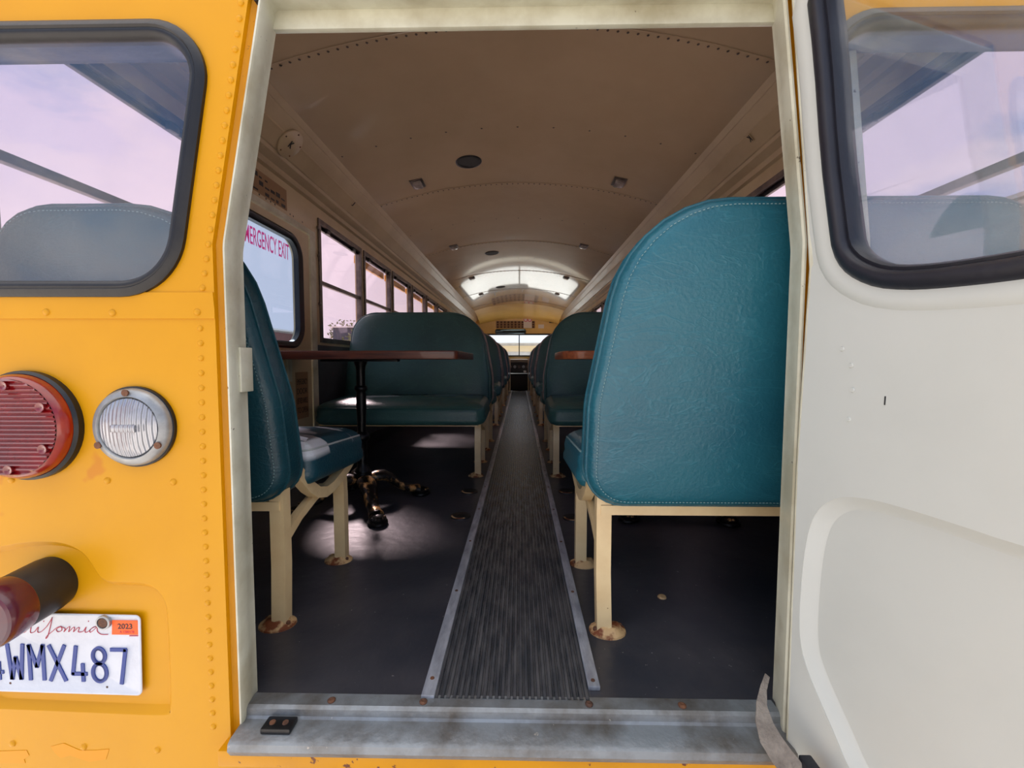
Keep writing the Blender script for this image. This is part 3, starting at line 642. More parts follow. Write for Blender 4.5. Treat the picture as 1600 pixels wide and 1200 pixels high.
# number plate
TL, TR, BR = rw(-46, 957), rw(217, 963), rw(220, 1089)
BL = (TL[0]+.001, rw(-46, 1081)[1]); pc = ((TL[0]+BR[0])/2, (TL[1]+BR[1])/2)
PL = thing('number_plate', (pc[0], YW, BR[1]), 'dented white number plate with blue characters and orange year sticker', 'number plate')
MPp = lambda u, v, w_: M_rear(u, v, w_-.004)
po = rounded([BL, BR, TR, TL], .010, 5)
bm = BM(); loft(bm, po, [(0, 0), (0, .0012), (.0015, .0022), (.0035, .0022), (.0050, .0010)], MPp, cap_end=True, cap_start=True); fin('plate', bm, PLATE, PL, angle=50)
s = 1/6.667
def pp(x, y): return rw(x*s, 940+y*s)
glyphs = [('4', -170, 18, 440, 830), ('W', 60, 240, 440, 828), ('M', 275, 460, 448, 836), ('X', 495, 675, 452, 846), ('4', 718, 893, 462, 850), ('8', 935, 1110, 470, 862), ('7', 1142, 1322, 478, 878)]
# stroke-drawn plate characters, as pressed dies make them
STK = {'W': [[(0, 1), (.2, 0), (.5, .62), (.8, 0), (1, 1)]], 'M': [[(0.06, 0), (.06, 1), (.5, .38), (.94, 1), (.94, 0)]], 'X': [[(0, 1), (1, 0)], [(1, 1), (0, 0)]],
       '4': [[(.36, 1), (.08, .2), (1, .2)], [(.78, .48), (.78, 0)]], '7': [[(0, .96), (.96, .96), (.6, 0)]],
       '8': [[(.5+.42*math.sin(a)*(1), .76+.22*math.cos(a)) for a in [2*PI*i/28 for i in range(29)]], [(.5+.47*math.sin(a), .27+.26*math.cos(a)) for a in [2*PI*i/28 for i in range(29)]]]}
for g, x0, x1, y0, y1 in glyphs:
    bm = BM(); a = pp(x0, y1); b = pp(x1, y0); ww = .0060
    for st_ in STK[g]:
        P = [(a[0]+ww*.7+(b[0]-a[0]-ww*1.4)*x, a[1]+ww*.6+(b[1]-a[1]-ww*1.2)*y) for x, y in st_]
        for p, q in zip(P, P[1:]):
            d = (Vector(q)-Vector(p)); d.normalize(); n_ = Vector((-d.y, d.x))*ww*.55; e_ = d*ww*(.32 if g != '8' else .05)
            v = [Vector(p)-e_-n_, Vector(q)+e_-n_, Vector(q)+e_+n_, Vector(p)-e_+n_]
            vs = [bm.verts.new(MPp(v_.x, v_.y, .0026)) for v_ in v]; vb = [bm.verts.new(MPp(v_.x, v_.y, .0008)) for v_ in v]
            bm.faces.new(vs)
            for j in range(4): bm.faces.new((vs[j], vs[(j+1) % 4], vb[(j+1) % 4], vb[j]))
    fin('plate_character', bm, INK, PL, smooth=False)
# handwritten state name
def curve_pts(P, n=6):
    out = []
    for i in range(len(P)-1):
        p0 = P[max(i-1, 0)]; p1 = P[i]; p2 = P[i+1]; p3 = P[min(i+2, len(P)-1)]
        for k in range(n):
            t = k/n; out.append(tuple(.5*((2*p1[j])+(-p0[j]+p2[j])*t+(2*p0[j]-5*p1[j]+4*p2[j]-p3[j])*t*t+(-p0[j]+3*p1[j]-3*p2[j]+p3[j])*t**3) for j in (0, 1)))
    return out+[P[-1]]
script = [[(60, 190), (10, 150), (-70, 230), (-60, 330), (60, 330), (130, 290)],
          [(215, 275), (180, 262), (140, 310), (165, 332), (215, 280), (225, 330), (260, 310), (330, 200), (310, 260), (300, 330), (340, 325), (380, 275), (375, 325), (410, 325), (470, 270)],
          [(470, 270), (520, 190), (525, 180), (510, 260), (480, 370), (462, 395), (470, 370), (530, 320), (570, 285), (620, 270), (625, 310), (590, 325), (570, 300), (610, 275), (660, 290), (650, 325), (690, 280), (710, 275), (700, 325), (745, 280), (760, 285), (750, 325), (790, 285), (810, 285), (800, 325), (850, 320), (880, 275), (870, 325), (900, 325), (950, 280), (990, 275), (930, 330), (925, 300), (990, 270), (1000, 320), (1040, 350), (1110, 352)],
          [(1335, 366), (1440, 366)]]
bm = BM()
for S_ in script:
    P = [(*pp(*q), 0) for q in curve_pts(S_)]
    sweep(bm, [(p[0], p[1], .0012) for p in P], rect(.0010, .0012) if len(S_) > 2 else rect(.0012, .0016), mp=MPp, up=(0, 0, 1))
for q in ((905, 215), (437, 215)): lathe(bm, [(.0012, .0012), (0, .0018)], 8, mp=MPp, c=pp(*q))
fin('script_lettering', bm, REDINK, PL, smooth=False)
a, b = pp(1152, 352), pp(1425, 206)
bm = BM(); plate(bm, [(a[0], a[1]), (b[0], a[1]), (b[0]-.001, b[1]), (a[0]+.002, b[1])], [], .0012, .0018, MPp); ys = fin('year_sticker', bm, ORANGE, PL, smooth=False)
a2, b2 = pp(1215, 292), pp(1365, 238); text('lettering', '2023', BLK, MPp, a2[0], b2[0], a2[1], b2[1], .0018, .0003, ys, bold=.02)
a2, b2 = pp(1235, 335), pp(1385, 312); text('lettering', 'A 1200178', REDINK, MPp, a2[0], b2[0], a2[1], b2[1], .0018, .0003, ys)
c = pp(1078, 218); bm = BM(); lathe(bm, [(.0130, .001), (.0130, .006), (.010, .0068), (.0095, .003), (0, .003)], 24, mp=MPp, c=c); bt_ = fin('bolt', bm, RIM, PL)
bm = BM(); lathe(bm, [(.0095, .003), (.0085, .006), (0, .0055)], 10, mp=MPp, c=c); fin('bolt_head', bm, RUST, bt_)
for q in ((88, 862), (1100, 903)):
    bm = BM(); lathe(bm, [(.0022, .0012), (0, .0016)], 10, mp=MPp, c=pp(*q)); fin('rivet_hole', bm, RUST, PL)

# ================================================================ BENCH SEATS
def make_seat(sx, sy, wd_, vb, vc, stitch=True, far=False, pip=None):
    """sx: side the seat runs to from the aisle (+1 right); sy: +1 faces the windscreen, -1 faces the rear door"""
    R0 = empty('bench_seat'); mp = lambda x, y, z: (sx*x, sy*y, z)
    zb, zt_ = .315, .955
    # back: leaning cushion with rounded shoulders
    ol = ccw(rounded([(.012, zb), (.014, .55), (.085, zt_), (wd_-.03, zt_), (wd_, .55), (wd_, zb)], [.085, .25, .225, .15, .25, .06], 7))
    def mb(u, v, w_):
        lean = -(v-zb)*.15; th = 1-(v-zb)*.38; return mp(u, .0+lean+w_*th, v)
    bm = BM()
    loft(bm, ol, [(.0, .05), (.0, .028), (.004, .012), (.012, .003), (.03, -.003), (.06, -.008), (.06, -.014, .75), (.06, -.018, .4), (.06, -.019, .15)], mb, cap_end=True)
    loft(bm, ol, [(.0, .05), (.0, .085), (.006, .102), (.018, .113), (.04, .122), (.06, .127), (.06, .135, .75), (.06, .140, .4), (.06, .142, .15)], mb, cap_end=True)
    bk = fin('backrest', bm, vb, R0, angle=180)
    if stitch:
        bm = BM(); so = offs(ol, .016); L_ = 0
        for i in range(len(so)):
            a = Vector(so[i]); b = Vector(so[(i+1) % len(so)]); l = (b-a).length
            if l < 1e-6: continue
            n = max(1, int(l/.0075))
            for k in range(n):
                p = a+(b-a)*((k+.15)/n); q = a+(b-a)*((k+.65)/n)
                for hh in (.0015,):
                    sweep(bm, [(p.x, p.y, hh-.0025), (q.x, q.y, hh-.0025)], rect(.0015, .0012), mp=mb, up=(0, 0, 1))
        fin('stitching', bm, STITCH, bk, smooth=False)
    bm = BM()
    for h_ in (.030, .088):
        sweep(bm, [(x, z, h_) for x, z in offs(ol, -.0015)], circ(.0055 if far else .0032, 6), closed=True, mp=mb)
    fin('piping', bm, SIDEV if far else vb, bk)
    # seat cushion
    co = ccw(rounded([(0.008, .115), (wd_, .115), (wd_, .50), (.008, .50)], [.03, .03, .055, .06], 6))
    def mc(u, v, w_):
        d = max(0, v-.38); return mp(u, v, w_-d*.12+(.01 if v < .3 else 0))
    bm = BM()
    loft(bm, co, [(.002, .362), (.0, .380), (.004, .397), (.014, .411), (.03, .421), (.052, .428), (.052, .434, .7), (.052, .437, .35)], mc, cap_end=True)
    loft(bm, co, [(.002, .362), (-.003, .350), (-.003, .334), (.008, .317), (.03, .308), (.06, .306)], mc, cap_end=True)
    cs = fin('seat_cushion', bm, vc, R0, angle=180)
    bm = BM(); sweep(bm, [(x, y, .4035) for x, y in offs(co, .008)], circ(.0028, 6), closed=True, mp=mc); fin('piping', bm, pip or vc, cs)
    # frame
    bm = BM(); w2 = wd_
    sweep(bm, [(.05, .44, .300), (w2-.01, .44, .300)], rect(.028, .020), mp=mp, up=(0, 0, 1))
    sweep(bm, [(.05, .05, .298), (w2-.01, .05, .298)], rect(.026, .022), mp=mp, up=(0, 0, 1))
    sweep(bm, [(.04, .09, .370), (.04, .115, .345), (.04, .15, .312), (.04, .19, .285), (.04, .235, .272), (.04, .28, .274), (.04, .33, .286), (.04, .385, .304), (.04, .43, .322), (.04, .45, .330)], rect(.030, .026), mp=mp, up=(1, 0, 0))
    sweep(bm, [(.052, .06, .215), (.052, .12, .245), (.052, .20, .268), (.052, .26, .278)], rect(.022, .020), mp=mp, up=(1, 0, 0))
    fin('seat_frame', bm, TAN, R0, angle=30)
    for yy, top, bend in ((.055, .335, 0), (.385, .31, 1)):
        bm = BM()
        if bend: path = [(.058, .35, .300), (.056, .372, .292), (.055, yy-.004, .27), (.055, yy, .22), (.055, yy, .004)]
        else: path = [(.058, yy, top), (.058, yy, .15), (.062, yy, .004)]
        sweep(bm, path, rect(.030, .034), mp=mp, up=(1, 0, 0)); lg = fin('leg', bm, TAN, R0, angle=30)
        bm = BM(); cx_, cy_ = (.056 if bend else .062), yy
        t = bmesh.new(); lathe(t, [(.044, 0), (.043, .004), (.034, .009), (.026, .016), (.0, .018)], 20)
        rng = random.Random(int(yy*100)+sx)
        add(bm, t, lambda a, b, c_: mp(cx_+a*1.0+.010, cy_+b*.82, c_*(1+.15*math.sin(5*math.atan2(b, a)))))
        fp = fin('foot_plate', bm, RUSTP, lg)
        if not far:
            for q in (-1, 1):
                bm = BM(); lathe(bm, [(.006, .006), (.006, .012), (.003, .014), (0, .0135)], 6, mp=mp, c=(cx_+.010+q*.030, cy_+q*.008)); fin('bolt', bm, RUST, fp)
    return R0
A = .150
seat_nr = make_seat(1, 1, .93, VINYLB, VINYLB, pip=STITCH); seat_nr.location = (A, .915, 0)
tag(seat_nr, 'large teal vinyl bench seat just inside the door on the right, back turned', 'bench seat')
seat_nl = make_seat(-1, 1, .60, VINYLN, VINYLW, pip=PIPING); seat_nl.location = (-.505, .925, 0)
tag(seat_nl, 'narrow bench seat just inside on the left with torn white-patched cushion', 'bench seat')
seat_bl = make_seat(-1, -1, .925, VINYL, VINYL); seat_bl.location = (-.165, 2.70, 0)
tag(seat_bl, 'dark green bench seat facing the rear door behind the dark table', 'bench seat')
seat_br = make_seat(1, -1, .925, VINYL, VINYL); seat_br.location = (.160, 2.70, 0)
tag(seat_br, 'dark green bench seat facing the rear door behind the orange-brown table', 'bench seat')
ordn = ['nearest', 'second', 'third', 'farthest']
protos = {(sx, sy): make_seat(sx, sy, .925, VINYL, VINYL, stitch=False, far=True) for sx in (-1, 1) for sy in (-1, 1)}
rows = [(2.96, 1, 'second', 'directly back to back with the bench at the dark table' , 'directly back to back with the bench at the orange-brown table'), (4.58, -1, 'third', 0, 0), (4.84, 1, 'fourth', 0, 0), (6.46, -1, 'fifth', 0, 0), (6.72, 1, 'sixth', 0, 0), (8.34, -1, 'farthest', 0, 0)]
seen = set()
for y, sy, o_, tl, tr_ in rows:
    for side, sx in (('left', -1), ('right', 1)):
        k_ = (sx, sy); o = protos[k_] if k_ not in seen else copy_tree(protos[k_]); seen.add(k_)
        o.location = (sx*(.168 if sx < 0 else .172), y, 0)
        t_ = tl if sx < 0 else tr_
        if t_: lb_ = 'dark green bench %s' % t_
        else: lb_ = '%s dark green bench %s of the aisle behind the tables, facing %s' % ({'third': 'nearest', 'fourth': 'second', 'fifth': 'third', 'sixth': 'fourth', 'farthest': 'farthest'}[o_], side, 'the rear' if sy < 0 else 'forward')
        tag(o, lb_, 'bench seat', 'dark green benches farther up the bus')

# ================================================================ TABLES
def table(name, cx, cy, x0, x1, y0, y1, m, label, rot, crn):
    T = thing(name, (cx, cy, 0), label, 'table')
    zt_ = .682
    bm = BM(); o = ccw(rounded([(x0, y0), (x1, y0), (x1, y1), (x0, y1)], crn, 6))
    loft(bm, o, [(.012, .650), (.002, .650), (0, .653), (0, zt_-.003), (.003, zt_), (.012, zt_)], M_xy, cap_end=True, cap_start=True); fin('tabletop', bm, m, T, angle=35)
    bm = BM(); box(bm, (cx-.17, cy-.02, .640), (cx+.17, cy+.02, .650), bev=.002); box(bm, (cx-.02, cy-.17, .640), (cx+.02, cy+.17, .650), bev=.002); fin('top_bracket', bm, IRONB, T)
    bm = BM(); lathe(bm, [(0, .642), (.03, .642), (.022, .62), (.019, .60), (.019, .535), (.026, .53), (.028, .520), (.024, .512), (.019, .505), (.021, .49), (.022, .44), (.020, .40), (.018, .33), (.024, .325), (.032, .315), (.034, .300), (.028, .29), (.020, .282), (.019, .25), (.021, .19), (.024, .17), (.031, .163), (.034, .15), (.038, .148), (.042, .13), (.040, .122), (.048, .118), (.052, .105), (.050, .085), (0, .08)], 20, c=(cx, cy)); fin('column', bm, IRONB, T, angle=50)
    for k in range(4):
        a = rot+k*PI/2; d = Vector((math.cos(a), math.sin(a), 0)); bm = BM()
        P = [(.02, .110), (.06, .118), (.09, .116), (.12, .098), (.15, .072), (.18, .050), (.21, .040), (.24, .032), (.255, .028)]
        pts = [Vector((cx, cy, 0))+d*r+Vector((0, 0, z)) for r, z in P]
        sweep(bm, pts, [(x*1.0, y*.85) for x, y in [(.032*math.cos(t), .024*math.sin(t)*(1.25 if math.sin(t) > 0 else .8)) for t in [2*PI*i/10 for i in range(10)]]], scale=[.9, 1.15, 1.2, 1.1, .95, .85, .8, .9, 1.0])
        lg = fin('leg', bm, IRON, T, angle=60)
        # raised vein along the leg
        bm = BM(); sweep(bm, [p+Vector((0, 0, .017+.004*math.sin(i*2))) for i, p in enumerate(pts[1:])], circ(.006, 6), scale=[1, 1.2, 1, 1.2, 1, .9, .9, 1]); 
        for sg in (-1, 1):
            n_ = Vector((-d.y, d.x, 0))*sg; sweep(bm, [p+n_*.019+Vector((0, 0, .006)) for p in pts[1:7]], circ(.004, 6))
        fin('scrollwork', bm, IRON, lg)
        bm = BM(); c_ = Vector((cx, cy, 0))+d*.27
        lathe(bm, [(0, 0), (.034, 0), (.040, .006), (.039, .014), (.033, .018), (.034, .024), (.026, .034), (.012, .040), (0, .041)], 18, mp=lambda u, v, w_: tuple(c_+Vector((u*d.x*1.15-v*d.y, u*d.y*1.15+v*d.x, w_))))
        ft = fin('claw_foot', bm, IRONB, lg)
        bm = BM()
        for q in (-1.0, -.5, 0, .5, 1.0):
            t = bmesh.new(); bmesh.ops.create_uvsphere(t, u_segments=8, v_segments=6, radius=.0095)
            e = c_+Vector((math.cos(a+q)*.026, math.sin(a+q)*.026, .027)); add(bm, t, lambda u, v, w_: (e.x+u, e.y+v, e.z+w_*.8))
        fin('toes', bm, IRON, ft)
    return T
table('pedestal_table', -.69, 1.84, -1.13, -.225, 1.60, 2.17, WOOD, 'dark-stained wooden table on an ornate cast-iron pedestal left of the aisle', math.radians(-58), .02)
table('pedestal_table', .66, 1.84, .180, 1.12, 1.60, 2.10, WOODR, 'orange-brown wooden table mostly hidden behind the large right bench', math.radians(-50), .09)

# ================================================================ AISLE
bm = BM(); n = 26; x0, x1 = -.150, .148; P = []
for k in range(n):
    a = x0+(x1-x0)*k/n; d = (x1-x0)/n
    P += [(a, .002), (a+d*.18, .0065), (a+d*.62, .0065), (a+d*.80, .002)]
P.append((x1, .002)); ys = [.757+(9.2-.757)*k/4 for k in range(5)]
A_ = [[bm.verts.new((x, y, z)) for x, z in P] for y in ys]
for r, q in zip(A_, A_[1:]):
    for j in range(len(P)-1): bm.faces.new((r[j], r[j+1], q[j+1], q[j]))
tag(fin('aisle_runner', bm, RUNNER, smooth=False), 'long black ribbed rubber runner down the centre aisle', 'floor runner')
for sx_, (a, b), lb_, y0 in ((-1, (-.174, -.148), 'left', .757), (1, (.146, .170), 'right', .785)):
    T = thing('edge_strip', ((a+b)/2, y0, 0), 'bare aluminium strip screwed along the %s edge of the ribbed aisle runner' % lb_, 'metal strip', 'aisle edge strips')
    bm = BM(); t = bmesh.new(); box(bm, (a, y0, .0), (b, 9.2, .010), bev=.0025); fin('strip', bm, ALU, T, angle=30)
    for k in range(12):
        bm = BM(); lathe(bm, [(.0045, .0098), (.004, .0112), (0, .0105)], 10, c=((a+b)/2, .80+k*.32)); fin('screw', bm, RUST, T)
# rusty rings left where seats were bolted down
for (x, y, lb_) in ((-.232, 1.70, 'nearer rusty bolt ring on the floor left of the aisle'), (-.235, 2.03, 'farther rusty bolt ring on the floor left of the aisle'), (.232, 1.69, 'nearer rusty bolt ring on the floor right of the aisle'), (.245, 2.04, 'farther rusty bolt ring on the floor right of the aisle')):
    bm = BM(); lathe(bm, [(.043, 0), (.042, .004), (.034, .0045), (.030, .002), (.012, .0018), (0, .0015)], 20, c=(x, y))
    T = tag(fin('floor_ring', bm, BLACKM), lb_, 'floor fitting', 'old seat bolt rings')
    bm = BM(); P = [(x+.035*math.cos(t), y+.035*math.sin(t), .0045) for t in [PI+.2*i for i in range(12)]]; sweep(bm, P, rect(.006, .002), up=(0, 0, 1)); fin('rust_edge', bm, RUSTP, T)
bm = BM(); lathe(bm, [(.012, 0), (.010, .004), (.004, .006), (0, .005)], 12, c=(.40, 1.115))
tag(fin('floor_bolt', bm, RUSTP), 'small rusty bolt head alone on the black floor at right', 'bolt')
bm = BM(); box(bm, (.44, 1.735, 0), (.50, 1.775, .02), bev=.004)
tag(fin('floor_bracket', bm, BLACKM), 'small black bracket on the floor under the right bench', 'bracket')

# ================================================================ CEILING FITTINGS
def arc_z(x):
    xc, z0, z1 = .96, 1.722, 1.872; R = (xc*xc+(z1-z0)**2)/(2*(z1-z0)); return z1-R+math.sqrt(R*R-x*x), math.asin(x/R)
def cmap(x, y):
    z, a = arc_z(x); ux, uz = math.cos(a), -math.sin(a); nx, nz_ = -math.sin(a), -math.cos(a)
    return lambda u, v, w_: (x+u*ux+w_*nx, y+v, z+u*uz+w_*nz_)
for i, y in enumerate((2.62, 4.77, 6.92)):
    mp = cmap(-.30, y); T = thing('ceiling_speaker', mp(0, 0, 0), 'round black speaker grille in the ceiling, %s the rear door' % ('nearest', 'second from', 'farthest from')[i], 'speaker', 'ceiling speakers')
    bm = BM(); lathe(bm, [(.080, 0), (.079, .005), (.072, .007), (.069, .003)], 32, mp=mp); fin('rim', bm, BLACKM, T)
    bm = BM(); lathe(bm, [(.070, .002), (.05, .0035), (0, .004)], 32, mp=mp); fin('grille', bm, DOME, T)
LAMPM = mat('frosted_dome_lens', (150, 140, 130), .25, c2=(110, 100, 92), nscale=20, coat=.6)
for i, y in enumerate((2.79, 4.30, 5.9, 7.3)):
    for sx_ in (-1, 1):
        mp = cmap(sx_*.655, y)
        T = thing('ceiling_light', mp(0, 0, 0), 'small rectangular %s ceiling light, %s from the rear door' % ('left' if sx_ < 0 else 'right', ordn[i]), 'ceiling light', 'small ceiling lights')
        bm = BM(); box(bm, (-.042, -.06, 0), (.042, .06, .008), mp, bev=.003); fin('base_plate', bm, WFRAME, T)
        bm = BM(); box(bm, (-.028, -.048, .006), (.028, .048, .022), mp, bev=.006); fin('lens', bm, LAMPM, T)
# round cover with K on the left cove, letters on coves
def cove_map(sx_, y):
    # plane of the cove face between (-1.08,ZH+.065) and (-.975,ZH+.172)
    p = Vector((-1.095, ZH+.045)); q = Vector((-.975, ZH+.176)); d = (q-p).normalized(); n_ = Vector((d.y, -d.x)); c0 = (p+q)/2
    return lambda u, v, w_: (sx_*-(c0.x+d.x*v+n_.x*w_) if sx_ > 0 else c0.x+d.x*v+n_.x*w_, y+u, c0.y+d.y*v+n_.y*w_)
mp = cove_map(-1, 1.94)
T = thing('cover_plate', mp(0, 0, 0), 'round cream cover plate marked K on the left cove above the side door', 'cover plate')
bm = BM(); lathe(bm, [(.068, .004), (.067, .010), (.064, .012), (0, .012)], 36, mp=mp); fin('disc', bm, CEILH, T)
bm = BM()
for k in range(5): rivet(bm, .056*math.cos(k*1.257+.4), .056*math.sin(k*1.257+.4), lambda u, v, w_: mp(u, v, w_+.012), r=.004)
fin('screws', bm, RUST, T)
text('lettering', 'K', BLK, mp, -.012, .012, -.016, .016, .0125, .001, T, bold=.03)
for sx_, y, ch, lb_ in ((-1, 2.66, 'J', 'small black letter J stuck on the left cove above the first side window'), (1, 1.93, 'K', 'small black letter K stuck on the right cove')):
    mp = cove_map(sx_, y); bm = BM(); plate(bm, [(-.013, -.018), (.013, -.018), (.013, .018), (-.013, .018)], [], .007, .008, mp); T = tag(fin('letter_sticker', bm, CEILH, smooth=False), lb_, 'sticker')
    mm = mp if sx_ < 0 else (lambda u, v, w_, mp=mp: mp(u, v, w_))
    text('lettering', ch, BLK, mm, -.010, .010, -.015, .015, .0082, .001, T, bold=.03)

# ================================================================ FRONT END
def fr_pt(px, py, Y): x, z = rw(px, py, Y); return x, z
Yw = YF-.004; Fw = front_map(YF)
a = rw(775, 513, Yw); b = rw(836, 501.5, Yw)
bm = BM(); plate(bm, [a, (b[0], a[1]), b, (a[0], b[1])], [], .001, .006, Fw); T = tag(fin('pattern_board', bm, STICK, smooth=False), 'long brown and cream patterned strip above the windscreen', 'decorative strip')
bm = BM(); W_ = b[0]-a[0]; H_ = b[1]-a[1]
for i in range(11):
    for j in range(3): lathe(bm, [(H_*.14, .0065), (0, .008)], 6, mp=Fw, c=(a[0]+W_*(i+.5+(.0 if j % 2 else .0))/11, a[1]+H_*(j+.5)/3))
fin('pattern', bm, mat('dark_brown_print', (66, 34, 24), .6), T)
a = rw(818, 512.5, Yw-.01); b = rw(831, 493, Yw-.01)
bm = BM(); plate(bm, [a, (b[0], a[1]), b, (a[0], b[1])], [], .010, .013, Fw); T = tag(fin('notice_sheet', bm, PAPER, smooth=False), 'white paper notice with red print hung above the windscreen', 'notice')
bm = BM(); cxx = (a[0]+b[0])/2; zz = a[1]+(b[1]-a[1])*.66
lathe(bm, [(.05, .0135), (.05, .015), (.035, .015), (.035, .0135)], 20, mp=Fw, c=(cxx-.05, zz)); lathe(bm, [(.05, .0135), (.05, .015), (.035, .015), (.035, .0135)], 20, mp=Fw, c=(cxx+.05, zz)); fin('red_print', bm, REDT, T)
bm = BM(); box(bm, (cxx-.06, b[1]-.07, .0135), (cxx+.07, b[1]-.01, .015), Fw); fin('black_print', bm, BLK, T)
for (p0, p1, lb_) in (((858, 504.5), (865, 501), 'pair of small dark switches high on the front wall at right'), ((808, 492.5), (817, 490.5), 'small dark label strip above the patterned board')):
    a = rw(*p0, Yw); b = rw(*p1, Yw); bm = BM(); box(bm, (a[0], a[1], .001), (b[0], b[1], .012), Fw, bev=.003); tag(fin('small_label', bm, BLACKM), lb_, 'label')
a = rw(841, 513, Yw); b = rw(850, 507, Yw); bm = BM(); box(bm, (a[0], a[1], .001), (b[0], b[1], .006), Fw); tag(fin('paper_label', bm, PAPER, smooth=False), 'small pale paper label right of the patterned board', 'label')
# mirror
Ym = 9.9; a = rw(773.5, 522, Ym); b = rw(822, 514, Ym)
T = thing('driver_mirror', ((a[0]+b[0])/2, Ym, a[1]), 'wide dark rear-view mirror hanging above the windscreen', 'mirror')
mo = rounded([a, (b[0], a[1]), b, (a[0], b[1])], .05, 6); Fm = front_map(Ym)
bm = BM(); loft(bm, mo, [(.008, 0), (0, .004), (0, -.02), (.01, -.03)], Fm, cap_end=True); fin('shell', bm, BLACKM, T)
mm_, t_, b_ = new_mat('mirror_glass'); b_.inputs['Metallic'].default_value = 1; b_.inputs['Roughness'].default_value = .05; b_.inputs['Base Color'].default_value = (.10, .14, .15, 1)
bm = BM(); loft(bm, mo, [(.008, .001), (.02, .002)], Fm, cap_end=True); fin('mirror_glass', bm, mm_, T)
bm = BM(); 
for xx in (a[0]+.1, b[0]-.1): tube(bm, [(xx, Ym+.02, a[1]+.06), (xx, YF, a[1]+.12)], .008)
fin('mount', bm, BLACKM, T)
# dash and engine cover
T = thing('dashboard', (0, 9.9, 0), 'dark dashboard and engine cover under the windscreen', 'dashboard')
bm = BM(); box(bm, (-1.08, 9.72, .0), (1.08, YF-.012, .62), bev=.03); fin('console', bm, BLACKM, T)
bm = BM(); box(bm, (-1.08, 9.78, .62), (1.08, YF-.02, .70), bev=.03); fin('dash_top', bm, mat('beige_dash_top', (150, 140, 120), .5), T)
bm = BM(); box(bm, (-.25, 9.3, 0), (.30, 9.74, .38), bev=.04); fin('engine_cover', bm, mat('black_vinyl_cover', (26, 27, 30), .5), T)
for k in range(5):
    bm = BM(); lathe(bm, [(.035, 0), (.035, .01), (.02, .012), (0, .012)], 16, mp=front_map(9.72), c=(-.2+k*.1, .52)); fin('gauge', bm, RIM if k % 2 else WFRAME, T)
bm = BM(); box(bm, (.10, 9.285, .39), (.16, 9.34, .44), bev=.01); fin('lever', bm, PAPER, T)
# modesty panels
for sx_, lb_ in ((1, 'brown panel in front of the farthest right bench'), (-1, 'brown panel behind the driver on the left')):
    T = thing('modesty_panel', (sx_*.65, 9.0, 0), lb_, 'partition', 'partitions at the front')
    bm = BM(); xs = sorted((sx_*.20, sx_*1.10)); box(bm, (xs[0], 8.98, .08), (xs[1], 9.0, .62), bev=.004); fin('panel', bm, mat('brown_panel', (92, 60, 40), .55), T)
    bm = BM(); tube(bm, [(sx_*.2, 8.99, 0), (sx_*.2, 8.99, .70), (sx_*.24, 8.99, .74), (sx_*1.1, 8.99, .74)], .014); fin('rail', bm, TAN, T)

# ================================================================ OUTSIDE
bm = BM(); box(bm, (-60, -40, -1.05), (60, 90, -.95)); struct('ground', bm, mat('pale_concrete', (208, 202, 194), .85, c2=(190, 184, 178), nscale=1.5, bump=.3, bscale=20), smooth=False)
def building(name, x0, x1, y0, y1, h, label, wallm, roofm=None, stripes=(), windows=0):
    T = thing(name, ((x0+x1)/2, (y0+y1)/2, -.95), label, 'building')
    bm = BM(); box(bm, (x0, y0, -.95), (x1, y1, h)); fin('walls', bm, wallm, T, smooth=False)
    bm = BM(); box(bm, (x0-.15, y0-.15, h), (x1+.15, y1+.15, h+.08)); fin('roof', bm, roofm or PAPER, T, smooth=False)
    for z0, z1, m in stripes:
        bm = BM(); box(bm, (x0-.08-z0*.01, y0-.08, z0), (x1+.08+z0*.01, y1+.08, z1)); fin('fascia_band', bm, m, T, smooth=False)
    return T
M1 = mat('stucco', (206, 196, 184), .8, c2=(190, 180, 168), nscale=2)
BR_ = mat('brown_shingle', (128, 84, 74), .8, c2=(104, 66, 60), nscale=6, stretch=(1, 6, 1))
GB = mat('blue_shopfront', (120, 150, 200), .4, c2=(150, 170, 205), nscale=1)
B1 = building('low_building', -17.5, -12.2, 16.5, 25, 2.2, 'low building with brown shingled fascia and white trim seen through the side door', M1, stripes=[(1.2, 2.1, BR_)])
B1b = building('dark_shed', -11.6, -9.6, 26, 28, 2.75, 'flat dark grey roofed shed seen through the first left side window', mat('dark_grey_cladding', (84, 84, 92), .7), stripes=[])
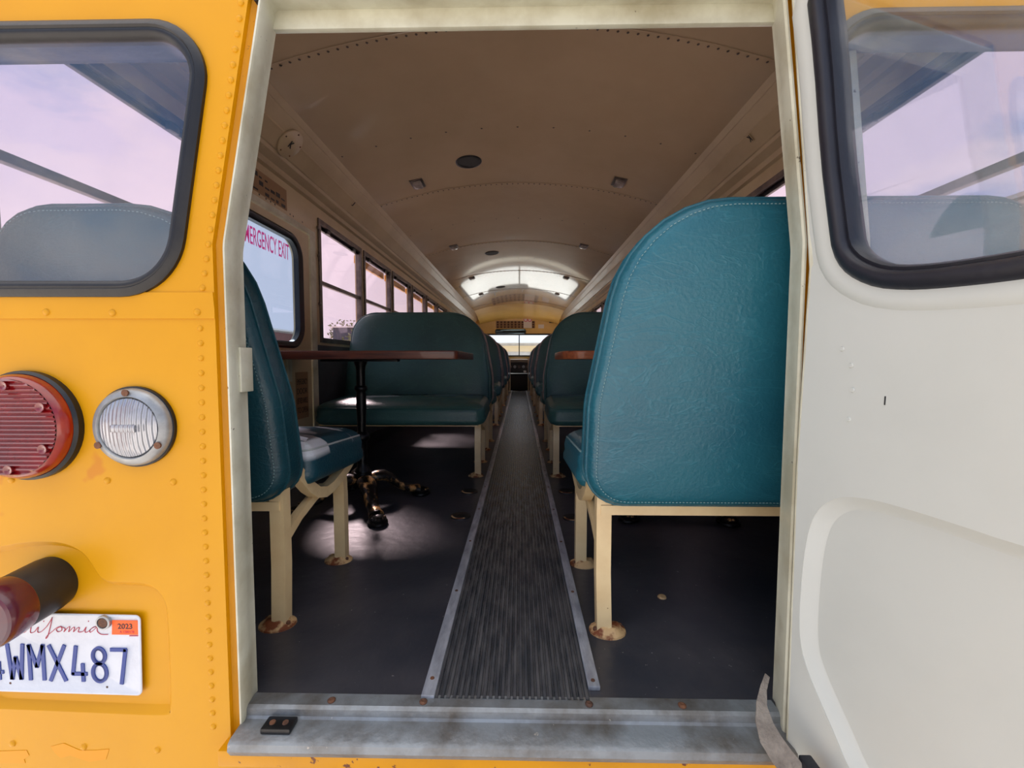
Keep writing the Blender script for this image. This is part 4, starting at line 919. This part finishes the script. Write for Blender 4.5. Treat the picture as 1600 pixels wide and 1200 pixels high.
B2 = building('striped_shop', 9.0, 14, -6, 9.4, 3.55, 'shop with red, blue and black striped fascia beyond the right rear window', mat('grey_render', (120, 118, 114), .8), roofm=mat('charcoal_roof', (70, 72, 72), .6), stripes=[(2.75, 3.0, mat('red_fascia', (200, 30, 34), .5)), (3.03, 3.2, mat('blue_fascia', (60, 150, 210), .5)), (3.22, 3.5, mat('charcoal_fascia', (70, 72, 72), .6))])
B3 = building('blue_shopfront', -9, 12, 36, 42, 2.2, 'pale blue and cream shopfront ahead of the windscreen', M1, stripes=[(-.5, 1.1, GB), (1.5, 2.0, mat('sand_band', (226, 196, 150), .7))])
# shrubs beyond the side windows
LEAF = mat('olive_leaves', (96, 104, 62), .7, c2=(130, 118, 84), nscale=3); BARK = mat('bark', (92, 74, 58), .9)
def tree(x, y, h, r, label, n=420):
    T = thing('bushy_tree', (x, y, -.95), label, 'tree'); rng = random.Random(int(x*7+y))
    bm = BM(); sweep(bm, [(x, y, -.95), (x+.05, y, h*.5), (x, y, h)], circ(.09, 8), scale=[1, .8, .5])
    for k in range(7):
        a = rng.uniform(0, 6.28); sweep(bm, [(x, y, h*.55), (x+math.cos(a)*r*.4, y+math.sin(a)*r*.4, h), (x+math.cos(a)*r*.8, y+math.sin(a)*r*.8, h+r*.5)], circ(.03, 5), scale=[1, .7, .3])
    fin('trunk', bm, BARK, T)
    bm = BM()
    for k in range(n):
        d = Vector((rng.gauss(0, 1), rng.gauss(0, 1), rng.gauss(0, .7))).normalized()*r*rng.uniform(.35, 1)
        c_ = Vector((x, y, h+r*.25))+d; u = Vector((rng.gauss(0, 1), rng.gauss(0, 1), rng.gauss(0, 1))).normalized(); v = u.orthogonal().normalized(); s_ = rng.uniform(.07, .14)
        vs = [bm.verts.new(c_+u*s_), bm.verts.new(c_+v*s_*.5), bm.verts.new(c_-u*s_), bm.verts.new(c_-v*s_*.5)]; bm.faces.new(vs)
    f_ = fin('foliage', bm, LEAF, T, smooth=False); return T
tree(-8.9, 23.0, 1.3, .9, 'bare-topped bushy tree low in the first left side window')
tree(-12.5, 30, 2.2, 1.3, 'taller tree behind the low building beyond the side door', 600)
tree(-6.3, 27, 1.3, 1.1, 'rounded shrub-like tree right of the dark shed')
